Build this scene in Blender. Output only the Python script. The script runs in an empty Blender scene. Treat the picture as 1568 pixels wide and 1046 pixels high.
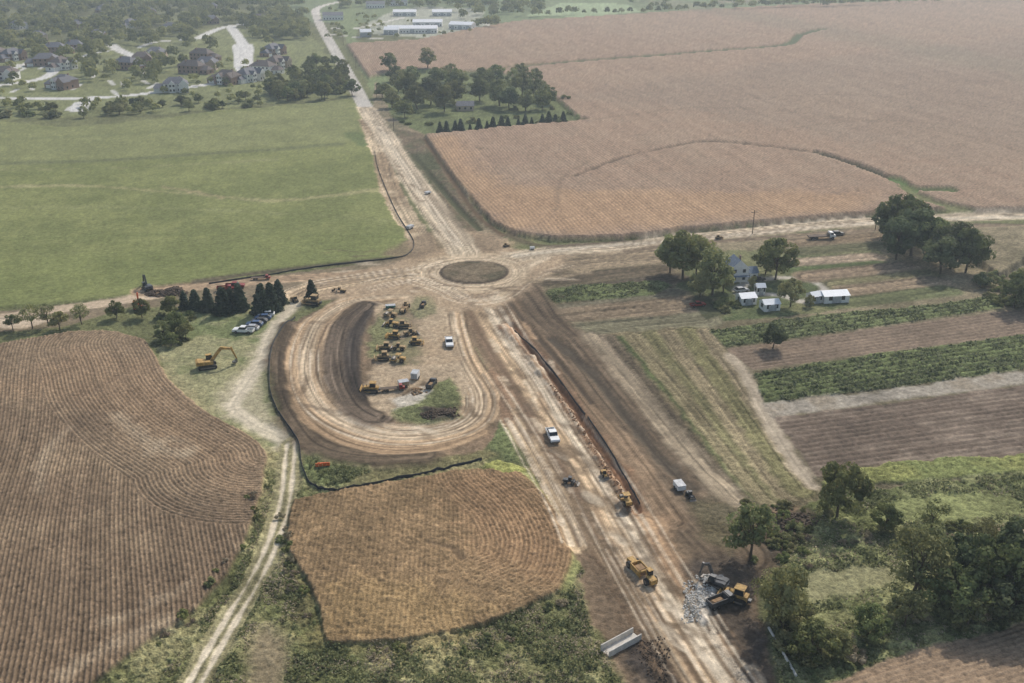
import bpy, math, random
import numpy as np
from mathutils import Vector, Matrix
random.seed(7); rng=np.random.default_rng(7)
scene=bpy.context.scene
# ------------------------------------------------------------------ survey: photo measurements -> ground metres
CAM_H=105.0; F=1524.0; PITCH=math.atan(653/F)
cp,sp=math.cos(PITCH),math.sin(PITCH)
def gp(px,py,z=0.0):
    a=(px-784)/F; b=(523-py)/F
    dy=cp+b*sp; dz=-sp+b*cp
    t=(CAM_H-z)/(-dz)
    return (a*t, dy*t)
def gps(l): return [gp(*p) for p in l]
K=1.0
def lin(c):
    c=np.array(c,dtype=float)/255.0
    return np.where(c<=0.04045,c/12.92,((c+0.055)/1.055)**2.4)
def alb(c):
    v=lin(c)/K; L=v@np.array([.3,.6,.1])
    return v*.88+L*.12
# ------------------------------------------------------------------ noise
def vn(x,y,seed=0):
    xf=np.floor(x); yf=np.floor(y)
    xi=xf.astype(np.int64); yi=yf.astype(np.int64)
    fx=(x-xf); fy=(y-yf); fx=fx*fx*(3-2*fx); fy=fy*fy*(3-2*fy)
    def h(a,b):
        v=(a*374761393+b*668265263+seed*974634777)&0xffffffff
        v=((v^(v>>13))*1274126177)&0xffffffff
        v=(v^(v>>16))&0xffffffff
        return v/4294967295.0
    a=h(xi,yi);b=h(xi+1,yi);c=h(xi,yi+1);d=h(xi+1,yi+1)
    return (a+(b-a)*fx)*(1-fy)+(c+(d-c)*fx)*fy
def fbm(x,y,o=3,seed=0):
    s=0;a=1;t=0
    for i in range(o):
        s=s+a*vn(x,y,seed+i*17);t+=a;a*=0.55;x=x*2.07+3.1;y=y*2.07+1.7
    return s/t
def ss(a,b,x):
    t=np.clip((x-a)/(b-a),0,1);return t*t*(3-2*t)
# ------------------------------------------------------------------ terrain grid
inv=np.linspace(1/88,1/1750,960)
Yr=np.concatenate([[20,50,72],1/inv,[2300,3200,5000,9000,16000]])
T=np.concatenate([[-4,-2,-1.2],np.linspace(-0.80,0.80,1240),[1.2,2,4]])
NR,NC=len(Yr),len(T)
YY=np.repeat(Yr,NC); XX=(YY+41)*np.tile(T,NR)
n=NR*NC
NA=fbm(XX/70,YY/70,3,1)-.5
NB=fbm(XX/14,YY/14,3,2)-.5
ND=fbm(XX/3,YY/3,3,3)-.5
NE=vn(XX/0.7,YY/0.7,4)-.5
W=rng.random(n)-.5
C=np.tile(alb((104,106,66)),(n,1)); H=np.zeros(n); VEG=np.full(n,.6); RP=np.zeros(n); RA=np.zeros(n)
C*= (1+0.5*NA+0.5*NB+0.5*ND)[:,None]
H+=0.4*np.clip(NB+ND,-.3,1)
def subset(pts,m):
    a=np.array(pts)
    return np.nonzero((XX>a[:,0].min()-m)&(XX<a[:,0].max()+m)&(YY>a[:,1].min()-m)&(YY<a[:,1].max()+m))[0]
def pdist(x,y,pts,closed):
    best=np.full(len(x),1e18);lat=np.zeros(len(x));al=np.zeros(len(x));acc=0
    m=len(pts); 
    for i in range(m if closed else m-1):
        ax,ay=pts[i];bx,by=pts[(i+1)%m];dx,dy=bx-ax,by-ay;L=math.hypot(dx,dy)
        if L<1e-6: continue
        t=np.clip(((x-ax)*dx+(y-ay)*dy)/(L*L),0,1)
        ex=x-ax-t*dx;ey=y-ay-t*dy;d=ex*ex+ey*ey
        k=d<best
        best=np.where(k,d,best)
        sg=np.sign(dx*(y-ay)-dy*(x-ax))
        lat=np.where(k,sg,lat);al=np.where(k,acc+t*L,al);acc+=L
    d=np.sqrt(best)
    return d,lat*d,al
def inside(x,y,pts):
    r=np.zeros(len(x),bool);m=len(pts)
    for i in range(m):
        ax,ay=pts[i];bx,by=pts[(i+1)%m]
        if ay==by: continue
        r^=((ay>y)!=(by>y))&(x<(bx-ax)*(y-ay)/(by-ay)+ax)
    return r
def smooth(pts,closed=False,k=5):
    P=[np.array(p) for p in pts];m=len(P);out=[]
    rngi=range(m if closed else m-1)
    for i in rngi:
        if closed: p0,p1,p2,p3=P[i-1],P[i],P[(i+1)%m],P[(i+2)%m]
        else: p0,p1,p2,p3=P[max(i-1,0)],P[i],P[i+1],P[min(i+2,m-1)]
        for j in range(k):
            t=j/k
            out.append(tuple(.5*((2*p1)+(-p0+p2)*t+(2*p0-5*p1+4*p2-p3)*t*t+(-p0+3*p1-3*p2+p3)*t**3)))
    if not closed: out.append(tuple(P[-1]))
    return out
def apply(ix,m,col,mot,h=None,hn=0.,veg=None,rows=None,tint=None,st=None):
    v=1+mot*(0.6*NA[ix]+1.0*NB[ix]+1.0*ND[ix]+0.5*NE[ix])
    if st is not None: v=v*st
    c=alb(col)[None,:]*v[:,None]
    if tint is not None:
        k=ss(-.12,.18,NB[ix]*.8+ND[ix]*.5+NA[ix]*.6)[:,None]; c=c*(1-k)+alb(tint)[None,:]*v[:,None]*k
    C[ix]=C[ix]*(1-m[:,None])+c*m[:,None]
    if h is not None: H[ix]=H[ix]*(1-m)+(h+hn*(ND[ix]+NB[ix]))*m
    if veg is not None: VEG[ix]=VEG[ix]*(1-m)+veg*m
    if rows is not None:
        k=m>.5;RP[ix[k]]=rows[0][k];RA[ix]=RA[ix]*(1-m)+rows[1]*m
    else: RA[ix]*=(1-m)
def poly(px,col,edge=.4,jit=.8,mot=.35,h=None,hn=.15,veg=.3,row=None,tint=None,sm=False,op=1.,headland=None):
    pts=gps(px)
    if sm: pts=smooth(pts,True,4)
    ix=subset(pts,edge+jit+1);x=XX[ix];y=YY[ix]
    d,_,_=pdist(x,y,pts,True)
    sd=np.where(inside(x,y,pts),d,-d)+jit*(NB[ix]*1.2+ND[ix]*1.2)*2
    m=ss(-edge,edge,sd)*op
    rows=None;st=None
    if row:
        a=gp(*row[0]);b=gp(*row[1]);dx,dy=b[0]-a[0],b[1]-a[1];L=math.hypot(dx,dy)
        rc=((x-a[0])*dy-(y-a[1])*dx)/L
        rc=rc+row[4]*(fbm(x/60,y/60,1,9)-.5) if len(row)>4 else rc
        if headland:
            hp=smooth(gps(headland[0]),False,4);hd,_,_=pdist(x,y,hp,False)
            k=hd<headland[1]+6*NA[ix];rc=np.where(k,hd,rc)
        rows=(rc/row[2],row[3])
        st=1+0.45*row[3]*(vn(rc/row[2]/2,(x+y)/40,5)-.5)
    apply(ix,m,col,mot,h,hn,veg,rows,tint,st)
    return ix,m
def line(px,w,col,edge=.5,jit=.4,mot=.25,streak=.5,h=None,hn=.05,veg=.0,closed=False,op=1.,w2=None,sf=1.3,tint=None,world=False):
    pts=smooth(px if world else gps(px),closed,5)
    ix=subset(pts,w+edge+jit+2);x=XX[ix];y=YY[ix]
    d,lat,al=pdist(x,y,pts,closed)
    hw=w/2
    m=ss(-edge,edge,hw-d+jit*(NB[ix]+ND[ix])*2)*op
    k=m>0.003;ix=ix[k];m=m[k];lat=lat[k];al=al[k]
    lw=lat+.5*(vn(al/18,al*0+.5,31)-.5)
    st=1+streak*((vn(lw*sf,al/25,11)-.5)+.7*(vn(lw*sf*2.3,al/12,12)-.5)+.55*(vn(lw*sf*4.5+7,al/9,13)-.5))
    apply(ix,m,col,mot,h,hn,veg,None,tint,st)
def offset(px,off):
    b0=smooth(gps(px),False,5);q=[]
    for i,p in enumerate(b0):
        a=b0[max(i-1,0)];b=b0[min(i+1,len(b0)-1)];L=math.hypot(b[0]-a[0],b[1]-a[1])+1e-9
        q.append((p[0]-(b[1]-a[1])/L*off,p[1]+(b[0]-a[0])/L*off))
    return q[::3]+[q[-1]]
def ruts(px,cnt,spread,seed,cols=((96,78,58),(218,200,170),(108,88,66)),op=.75,gauge=2.1):
    r=random.Random(seed)
    for i in range(cnt):
        o=r.uniform(-spread,spread);c=r.choice(cols);a=r.randrange(0,max(1,len(px)-3));e=r.randrange(min(a+2,len(px)-1),len(px))
        sub=px[a:e+1]
        for s in(-.5,.5): line(offset(sub,o+s*gauge),.4,c,edge=.25,jit=.2,mot=.5,streak=.1,world=True,op=op*r.uniform(.5,1),h=None,veg=None)
def blot(px,py,a,b,ang,col,op=.6):   # damp or scraped patches on bare soil
    x0,y0=gp(px,py);pts=[(x0-a,y0-a),(x0+a,y0+a)];ix=subset(pts,2);x=XX[ix]-x0;y=YY[ix]-y0
    u=(x*math.cos(ang)+y*math.sin(ang))/a;v=(-x*math.sin(ang)+y*math.cos(ang))/b
    m=ss(1.1,.3,np.hypot(u,v)+1.6*(ND[ix]+.6*NB[ix]))*op
    C[ix]=C[ix]*(1-m[:,None])+(alb(col)[None,:]*(1+.5*ND[ix])[:,None])*m[:,None]
# ---- palette
GREEN=(114,120,66);CORN=(152,126,101);BR=(122,102,78);BC=(132,108,74);DIRT=(148,126,96)
poly([(-900,-60),(2500,-60),(2500,-30),(-900,-30)],(100,112,80),jit=8,veg=.2)
poly([(480,34),(800,34),(1000,20),(1300,10),(2300,-10),(2300,-60),(400,-60),(400,10)],(112,124,84),jit=4,mot=.3,veg=.2)
poly([(805,24),(860,4),(960,6),(980,18),(900,26)],(144,160,116),jit=2,mot=.2)
poly([(1100,6),(1400,-8),(1900,-20),(1900,-40),(1100,-14)],(130,124,98),jit=2,mot=.2)
# suburb
poly([(-500,60),(0,70),(330,45),(470,50),(520,100),(530,150),(420,158),(250,175),(0,182),(-600,215)],(118,122,76),jit=2,mot=.5,veg=.3)
for l,w in (([(-80,148),(0,150),(80,151),(130,150),(200,146),(300,132),(350,125)],8),([(110,168),(128,157),(150,150)],8),([(352,40),(372,68),(374,92),(376,112)],10),([(300,60),(330,46),(352,40),(378,36)],9),
            ([(-60,136),(20,128),(70,118),(85,100),(60,88)],8),([(170,68),(185,78),(208,88),(214,100)],9),([(-60,112),(0,106),(45,97)],8),([(110,92),(150,80),(180,76)],7),([(215,72),(240,64),(300,60)],6),([(376,112),(360,122),(300,132)],8)):
    line(l,w,(200,198,190),jit=.2,mot=.1,streak=.1,h=0,hn=0)
poly([(358,68),(386,68),(388,88),(386,108),(372,112),(360,106),(358,88)],(200,198,190),jit=.2,mot=.1,h=0,hn=0,sm=True)
poly([(112,158),(140,152),(134,170),(106,172)],(200,198,190),jit=.2,mot=.1,h=0,hn=0)
for i in range(26):
    r=random.Random(i+200);x=r.uniform(10,420);y=r.uniform(88,140);line([(x,y),(x+r.uniform(-14,14),y+r.uniform(5,9))],3,(190,188,178),jit=.1,streak=0,h=0)
poly([(500,0),(560,0),(545,60),(600,125),(575,150)],(114,126,80),jit=1,mot=.4)
poly([(560,36),(600,18),(640,10),(740,14),(745,48),(650,58),(560,52)],(156,158,138),jit=2,mot=.3,h=0)
line([(500,42),(540,44),(580,36),(620,26)],6,(200,196,184),streak=.1,h=0)
line([(500,52),(560,58),(640,60),(720,52),(750,42),(740,34)],5,(190,186,172),streak=.1,h=0)
# NE corn
CRN=[(530,69),(640,63),(700,50),(790,34),(1000,21),(1200,9),(1568,-4),(2400,-25),(2600,330),(1568,327),(1440,325),(1340,331),(1300,335),(1150,347),(1050,357),(950,369),(850,371),(790,362),(752,345),(720,306),(682,258),(650,211),(760,200),(902,187),(885,183),(848,150),(830,128),(760,112),(600,112),(565,121),(548,96)]
RW=((650,211),(750,345),1.6,.45,6)
ix,m=poly(CRN,CORN,edge=.3,jit=.6,mot=.24,h=2.1,hn=.3,veg=.42,row=RW,tint=(146,123,99))
poly([(640,215),(700,300),(770,355),(900,366),(1150,340),(1300,330),(1340,300),(1200,300),(900,300),(760,290),(700,215)],(166,132,94),edge=8,jit=5,mot=.28,h=2.1,hn=.3,veg=.42,row=(*RW[:3],.55,6),op=.6)
poly([(860,150),(1200,100),(1568,60),(1700,200),(1500,260),(1100,180)],(134,116,96),edge=20,jit=10,mot=.2,h=2.1,veg=.4,op=.5,row=RW)
line([(1000,0),(1568,110),(1800,200)],60,(130,118,94),edge=20,jit=12,streak=.2,h=2.1,veg=.4,op=.45)
line([(700,60),(1100,120),(1568,260)],40,(146,122,97),edge=16,jit=12,streak=.2,h=2.1,veg=.4,op=.3)
for l,w,c,o,hh in (([(790,106),(870,98),(1000,88),(1100,80),(1180,74),(1212,68),(1225,56),(1262,46)],8,(82,94,58),.95,.5),
   ([(700,118),(790,104),(830,100)],7,(120,108,72),.8,1.0),
   ([(880,276),(950,248),(1020,232),(1080,222),(1160,228),(1250,240)],2.4,(92,78,60),.8,1.0),
   ([(1250,238),(1300,254),(1370,281)],3.8,(52,60,36),.95,.3),
   ([(1365,278),(1385,288),(1400,294),(1455,297)],7,(92,116,58),.95,.3),
   ([(1385,288),(1400,302),(1440,318),(1480,326)],6,(106,112,66),.85,.4),
   ([(1100,160),(1300,150),(1568,175)],2.5,(118,100,80),.5,1.8),([(900,190),(1100,170),(1400,200),(1568,240)],2.5,(122,104,82),.5,1.8),
   ([(850,330),(860,280),(900,255)],2,(122,102,80),.5,1.8),([(1190,205),(1350,190),(1568,210)],2,(120,102,80),.5,1.8),([(560,100),(700,84),(900,66)],4,(132,114,86),.5,1.8)):
    line(l,w,c,edge=.8,jit=1.4,streak=.2,h=hh,veg=.3,op=o)
for i in range(60):
    r=random.Random(i+900);x=r.uniform(700,1560);y=r.uniform(70,320)
    if y>300 or (x<900 and y<215): continue
    a=r.uniform(-6,6);line([(x,y),(x+a,y+r.uniform(1,3)),(x+a*2+6,y+r.uniform(1,5))],r.uniform(.8,1.8),(116,98,76),edge=.8,jit=1,h=1.5,veg=.4,op=.5)
poly([(1495,356),(1700,348),(1900,420),(1568,404),(1530,428),(1490,402)],(160,130,98),h=2,hn=.3,veg=.4,row=((1495,356),(1700,348),1.6,.4))
poly([(585,128),(620,110),(760,112),(830,130),(850,152),(890,184),(700,203),(640,205),(600,180)],(98,106,62),jit=1,mot=.6,veg=.8)
# N road verge / ditch
poly([(575,120),(600,180),(650,208),(690,270),(730,320),(755,350),(775,368),(700,370),(640,290),(600,230),(570,180)],(116,108,80),jit=1,mot=.6,veg=.5,tint=(130,116,90))
poly([(600,196),(645,205),(700,290),(740,350),(720,360),(660,290),(620,230)],(88,90,60),jit=1,mot=.5,veg=.6,tint=(108,94,72))
line([(632,235),(660,270),(700,318),(735,352)],2.5,(78,78,52),streak=.5,h=-.5)
line([(650,215),(690,275),(730,330),(770,362)],2.2,(96,78,56),streak=.3,h=.4)
# green field
GF=[(-600,215),(0,186),(100,196),(160,192),(250,182),(330,170),(430,163),(540,152),(558,180),(570,215),(576,250),(590,290),(606,325),(624,355),(632,374),(624,387),(600,395),(500,406),(400,421),(300,438),(200,453),(100,464),(0,473),(-400,515)]
poly(GF,GREEN,edge=.3,jit=.4,mot=.28,h=.5,hn=.06,veg=.2,row=((0,470),(600,395),2.4,.14),tint=(121,125,70))
poly([(-600,215),(0,186),(100,196),(250,182),(540,152),(570,215),(300,235),(0,255),(-400,280)],(128,130,82),edge=12,jit=7,mot=.25,h=.5,veg=.2,op=.6)  # far end of the field paler: distance haze painted into its colour
poly([(-600,420),(0,400),(300,380),(620,350),(620,390),(0,470)],(110,118,62),edge=10,jit=7,mot=.25,h=.5,veg=.2,op=.5)
for l,w,c,o in (([(-300,262),(0,252),(150,248),(300,238),(400,232),(520,222)],6,(100,104,66),.85),([(-300,292),(0,288),(120,286),(250,295),(330,302),(420,309),(520,300),(590,290)],3.5,(156,148,102),.7),
   ([(250,288),(300,296),(340,304)],4,(156,142,102),.8),([(-300,330),(0,320),(300,322),(600,340)],3,(128,130,80),.6),([(-300,380),(0,370),(300,360),(620,365)],3,(102,110,58),.5),([(0,215),(200,206),(540,178)],5,(108,114,70),.5),([(540,206),(566,222),(560,215)],10,(84,100,54),.7),([(0,262),(200,258),(420,246)],2,(130,128,84),.6)):
    line(l,w,c,edge=1.5,jit=1.8,streak=.3,h=.45,veg=.2,op=o)
line([(560,185),(580,225),(590,262),(604,300),(622,332),(642,362),(650,385)],9,DIRT,jit=1.2,mot=.4,streak=.8,h=-.05,tint=(176,156,124))
# ---- west strip
poly([(-400,520),(0,476),(200,456),(400,424),(600,398),(650,385),(690,400),(690,450),(560,455),(470,462),(430,452),(380,470),(200,470),(100,500),(0,510),(-400,560)],(136,120,94),jit=.8,mot=.6,h=0,veg=.2,tint=(108,98,72))
line([(-200,515),(0,486),(70,476),(150,466),(240,452)],6,(188,166,136),streak=.3,h=0)
line([(0,492),(30,497),(60,489)],7,(196,176,148),h=0)
line([(220,447),(330,436),(430,428),(540,420),(640,410)],7,(168,142,110),streak=.8,h=0,mot=.4)
line([(300,432),(420,416),(520,405),(610,396)],3,(94,86,64),streak=.6,h=.2,mot=.5)
# ---- SW yard grass and farm lane
poly([(235,500),(300,470),(400,470),(450,462),(430,500),(418,540),(415,600),(432,650),(462,700),(440,705),(400,690),(300,625),(255,580)],(116,124,76),jit=1,mot=.5,veg=.5,tint=(136,132,92))
poly([(340,600),(370,570),(395,520),(440,470),(462,462),(440,490),(415,530),(405,580),(420,640),(400,650),(345,640),(335,610)],(172,160,128),jit=1.2,mot=.3,h=0,edge=2,op=.8)
line([(458,462),(436,482),(414,512),(402,548),(380,585),(366,605),(360,625),(392,652),(425,668),(442,690)],4,(198,184,156),edge=1.2,jit=.8,streak=.3,h=0,op=.9)
# ---- bottom weeds base
poly([(-500,1500),(-300,1100),(150,1046),(300,940),(375,830),(405,700),(440,690),(470,745),(735,705),(760,720),(820,720),(900,860),(960,1046),(1200,1300),(900,1600)],(110,112,66),jit=1,mot=.9,h=.1,hn=.6,veg=1.,tint=(130,124,82))
poly([(380,1000),(410,960),(440,1000),(440,1100),(370,1100)],(132,118,88),edge=2,jit=1.2,mot=.4,h=0,veg=.4)
poly([(440,860),(480,900),(488,960),(440,960)],(104,98,62),edge=2,jit=1.5,mot=.8,h=.3,veg=1)
LANE=[(446,680),(442,720),(436,770),(420,825),(392,885),(352,952),(316,1014),(280,1080),(240,1150)]
line(LANE,5.2,(142,134,94),jit=.5,edge=.8,mot=.5,h=.02,veg=.5)
for o in(-1,1): line(offset(LANE,.9*o),.8,(212,196,166),edge=.3,jit=.3,mot=.35,streak=.2,h=-.05,hn=0,world=True,op=.95)
# ---- left brown field
LB=[(-500,600),(-300,555),(0,530),(60,520),(110,511),(170,511),(222,522),(238,548),(256,583),(300,625),(360,660),(398,683),(408,702),(400,760),(377,828),(350,885),(300,938),(220,990),(150,1046),(60,1110),(-100,1200),(-500,1500)]
HB=([(222,522),(238,548),(256,583),(300,625),(360,660),(398,683),(408,702)],26)
R1=((100,950),(150,600),.86)
poly(LB,BR,edge=.25,jit=.35,mot=.3,h=1.0,hn=.15,veg=.5,row=(*R1,.75,10),tint=(130,110,84),headland=HB)
poly([(0,600),(120,540),(230,560),(300,650),(390,700),(370,800),(300,720),(150,640)],(142,116,86),edge=6,jit=3,mot=.26,h=1.0,hn=.15,veg=.5,row=(*R1,.8,10),op=.5,headland=HB)
for l,w in (([(285,700),(240,690),(200,660),(180,640)],3),([(250,960),(180,990),(100,1040)],2.5),([(285,705),(290,690),(260,680),(230,700)],1.5),([(60,760),(70,700),(110,660)],2),([(160,960),(220,940),(290,900)],2)):
    pts=smooth(gps(l),False,5);ix=subset(pts,w+3);d,_,_=pdist(XX[ix],YY[ix],pts,False);m=ss(-1.5,1.5,w/2-d+2.4*(NB[ix]+ND[ix]))*.5
    C[ix]=C[ix]*(1-m[:,None])+alb((172,152,122))[None,:]*m[:,None]
# ---- centre brown field
CB=[(446,768),(500,758),(600,743),(700,725),(760,722),(808,724),(842,765),(874,815),(880,855),(862,905),(800,938),(740,963),(600,987),(500,991),(490,940),(470,890),(445,850),(440,800)]
HL=([(790,722),(842,765),(874,815),(880,855),(862,905),(800,938)],17)
R2=((560,985),(600,743),.86)
poly(CB,BC,edge=.25,jit=.4,mot=.34,h=1.0,hn=.15,veg=.65,row=(*R2,.3,4),tint=(142,116,80),headland=HL)
poly([(640,735),(800,724),(874,815),(880,855),(850,900),(760,860),(700,790)],(146,114,80),edge=5,jit=3,mot=.3,h=1.0,hn=.15,veg=.6,row=(*R2,.8,4),op=.6,headland=HL)
poly([(480,990),(500,900),(620,900),(760,940),(700,985)],(150,124,76),edge=4,jit=3,mot=.34,h=1.0,hn=.15,veg=.65,row=(*R2,.3,4),op=.45)
line([(655,836),(690,846),(706,862)],.8,(94,76,56),h=.7,op=.6)
line([(800,722),(842,765),(876,812),(884,858),(866,905)],1.6,(150,150,90),edge=.6,h=.3,veg=.6)
poly([(740,716),(760,705),(800,716),(812,724),(770,728)],(150,150,76),jit=.5,h=.5,veg=.8)
# ================= east farm =================
poly([(770,400),(1000,378),(1340,345),(1700,345),(1900,420),(2200,900),(2000,1400),(1250,1400),(1170,860),(960,620),(830,500)],(116,106,78),jit=1,mot=.5,veg=.5,tint=(130,118,90))
poly([(1035,440),(1050,405),(1100,385),(1240,380),(1345,375),(1350,400),(1230,420),(1290,440),(1310,470),(1200,485),(1080,495),(1040,470)],(90,100,60),jit=1,mot=.5,veg=.6,tint=(108,108,70))
line([(1128,445),(1150,432),(1200,425),(1240,430),(1262,440),(1250,452),(1230,462),(1195,452),(1150,450),(1130,450)],3,(184,176,160),edge=.8,h=0,streak=.1)
def strip(a,b,w,c,**k): line([a,((a[0]+b[0])/2,(a[1]+b[1])/2),b],w,c,jit=k.pop('jit',.5),**k)
for a,b,w,c in (((1215,372),(1340,362),9,(128,110,84)),((1215,386),(1345,376),8,(98,96,66)),((1205,404),(1335,394),9,(162,142,116)),((1215,414),(1345,404),7,(84,96,54)),((1240,424),(1385,410),11,(142,122,96)),((1280,436),(1420,420),9,(120,114,78)),((1300,447),(1430,432),11,(148,128,100)),((1310,462),(1450,445),9,(100,104,66)),((1230,496),(1480,470),6,(112,102,76)),
                 ((840,388),(1010,381),12,(154,136,108)),((800,412),(1020,392),14,(144,126,98)),((820,432),(1010,412),10,(100,88,68)),((860,448),(1035,425),9,(92,82,66)),((840,478),(1035,450),9,(116,108,84)),((850,492),(1060,470),18,(134,116,90)),((870,508),(1075,490),12,(120,114,86)),((1050,362),(1200,352),9,(112,102,74))):
    strip(a,b,w,c,edge=1.2,streak=.9,mot=.4,h=.05,veg=.3,sf=.9)
poly([(828,450),(850,440),(1010,430),(1030,438),(1000,452),(850,465)],(98,106,62),h=.3,hn=.4,veg=1,mot=.7)
poly([(905,515),(930,512),(1080,503),(1132,560),(1160,640),(1245,755),(1180,775),(1140,775),(1040,660)],(130,116,84),jit=.6,mot=.4,veg=.5,h=.05)
for a,b,w,c in (((918,520),(1110,765),6,(158,140,114)),((936,518),(1128,765),4,(100,88,68)),((955,518),(1158,765),2.6,(82,94,50)),((975,515),(1180,765),7,(132,120,86)),((1000,512),(1200,760),6,(118,112,74)),((1030,510),(1215,755),8,(136,122,90)),((1056,508),(1228,752),7,(120,114,74)),((1078,508),(1240,745),4,(134,120,90)),((895,520),(1080,755),6,(116,100,80))):
    strip(a,b,w,c,edge=.9,streak=1.0,mot=.5,h=.1 if c[1]<c[0]*.95 else .3,veg=.5,jit=.9)
line([(1120,545),(1145,580),(1170,630),(1205,690),(1245,745)],3.5,(176,160,134),edge=1,jit=.9,h=0,streak=.4,mot=.4)
poly([(1085,507),(1200,489),(1400,470),(1525,453),(1535,472),(1300,506),(1112,532)],(100,108,64),jit=.5,h=.2,hn=.4,veg=1.,mot=.6,row=((1085,507),(1525,453),2.2,.8))
poly([(1112,534),(1300,508),(1540,476),(1700,470),(1700,500),(1568,512),(1300,546),(1152,567)],(126,108,88),jit=.5,h=0,mot=.4,row=((1112,534),(1540,476),1.8,.4))
poly([(1154,572),(1300,548),(1568,513),(1750,495),(1750,545),(1568,566),(1400,590),(1170,618)],(96,105,60),jit=.5,h=.2,hn=.4,veg=1.,mot=.6,row=((1154,572),(1568,513),2.2,.8))
poly([(1170,618),(1400,590),(1568,567),(1750,550),(1750,575),(1568,588),(1400,610),(1185,640)],(162,152,134),jit=1.2,edge=1,h=0,mot=.5,tint=(136,124,104))
poly([(1187,640),(1400,612),(1568,590),(1750,575),(1750,690),(1568,697),(1300,716),(1252,732)],(114,98,82),jit=.5,h=0,mot=.45,row=((1187,640),(1568,590),1.8,.45),tint=(130,114,96))
for i in range(9): 
    f=(i+.5)/9;strip((1187+f*65,640+f*92),(1750,575+f*115),.8,random.Random(i).choice([(94,80,66),(144,128,108)]),edge=.8,op=.5,h=0,streak=.5)
poly([(1250,735),(1300,718),(1568,698),(1750,685),(1750,715),(1568,724),(1300,748),(1265,755)],(138,140,74),jit=1.2,h=.5,hn=.5,veg=.9,mot=.7,tint=(112,118,64))
# SE rough ground
poly([(1180,790),(1265,755),(1568,726),(1800,715),(2100,1000),(1900,1300),(1250,1400),(1180,1000)],(106,112,64),jit=1,h=.2,hn=.7,veg=1,mot=.8,tint=(128,128,82))
poly([(1220,880),(1300,865),(1390,872),(1400,885),(1300,915),(1240,925)],(136,132,92),jit=1,edge=1.5,h=.1,veg=.5)
poly([(1310,775),(1420,760),(1568,752),(1568,790),(1440,800),(1330,800)],(124,128,76),jit=1.5,edge=2,h=.1,veg=.6,mot=.7)
poly([(1240,935),(1310,925),(1380,930),(1330,955),(1250,965)],(124,124,78),jit=1.5,edge=2,h=.1,veg=.6,mot=.7)
poly([(1520,810),(1568,800),(1700,800),(1700,850),(1540,845)],(138,122,94),jit=.8,h=.1,veg=.5)
poly([(1270,1048),(1340,1015),(1460,980),(1568,957),(1800,915),(2000,1100),(1800,1300),(1200,1300)],(150,126,98),jit=.5,h=.1,mot=.35,row=((1270,1048),(1568,957),1.0,.2))
poly([(1060,460),(1075,440),(1095,470),(1110,480),(1080,490)],(72,74,50),jit=.5,h=.1)  # shadow below the farmstead trees, painted dark into the ground colour
# ================= construction corridor =================
CORR=[(700,470),(745,560),(775,640),(815,725),(850,790),(885,850),(893,905),(905,955),(935,1000),(975,1060),(1050,1200),(1300,1400),(1230,1150),(1170,980),(1165,850),(1205,800),(1240,770),(1150,775),(1060,690),(980,590),(905,520),(870,505),(830,470),(820,440),(760,430)]
poly(CORR,(138,116,88),jit=1,mot=.5,h=0,hn=.3,veg=.2,tint=(120,100,76))
line([(790,445),(820,490),(860,530),(905,590),(960,660),(1020,730),(1070,790),(1130,850)],17,(106,90,70),edge=2,jit=1.5,streak=.9,h=.2,hn=.3,mot=.45)
line([(775,455),(800,500),(840,548),(885,605),(935,670),(985,740),(1030,800)],6,(128,106,80),edge=1.5,jit=1,streak=.9,h=.4,hn=.3,mot=.4)
line([(778,460),(812,505),(860,560),(905,620)],1.6,(74,64,52),edge=.6,jit=.5,h=.0,op=.8)
line([(845,520),(905,572),(960,640),(1010,700),(1060,750)],2.4,(84,74,60),edge=.9,jit=.8,h=-.2)
line([(905,515),(985,610),(1060,700),(1130,770)],5,(148,132,106),edge=1.5,jit=1,streak=.8,mot=.4)
line([(985,800),(1010,850),(1030,900),(1035,940)],8,(176,142,104),edge=2,jit=1.8,mot=.6,streak=.4,h=.1,hn=.4)
poly([(885,850),(940,860),(990,930),(1060,1046),(1200,1300),(1000,1200),(935,1000),(905,955)],(114,96,74),edge=2,jit=1.8,mot=.7,h=0,hn=.3)
poly([(1040,860),(1100,840),(1165,860),(1175,980),(1200,1060),(1120,1046),(1060,960)],(90,78,64),edge=2,jit=1.8,mot=.7,h=0,hn=.5,tint=(72,64,56))
poly([(950,965),(990,975),(1040,1020),(1050,1070),(990,1046),(950,1000)],(70,62,54),edge=1.5,jit=1.5,mot=.7,h=.2,hn=1.6)
poly([(1165,860),(1180,800),(1240,770),(1250,790),(1220,840),(1190,870)],(92,80,64),edge=1,jit=1,mot=.6,h=.2,hn=.8)
poly([(1060,765),(1110,770),(1160,800),(1120,850),(1060,820)],(106,96,68),edge=1.5,jit=1.5,mot=.7,h=.1,hn=.5,veg=.5,tint=(92,84,62))
poly([(1042,930),(1060,905),(1075,885),(1105,880),(1118,890),(1095,908),(1085,930),(1080,955),(1062,958),(1048,945)],(214,208,196),edge=.5,jit=1.2,mot=.45,h=.5,hn=1.)
L2=[(690,478),(712,530),(745,580),(785,640),(820,700),(850,755),(872,800),(886,835)]
L1=[(735,465),(765,520),(805,575),(845,640),(890,710),(935,780),(975,850),(1010,910),(1050,975),(1095,1046),(1150,1130),(1220,1250)]
line(L2,4.2,(188,162,124),edge=1,jit=.9,streak=.9,h=0,op=.85,mot=.4)
line(L1,6.5,(190,162,124),edge=.8,jit=.7,streak=1.0,h=-.05,mot=.35)
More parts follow.
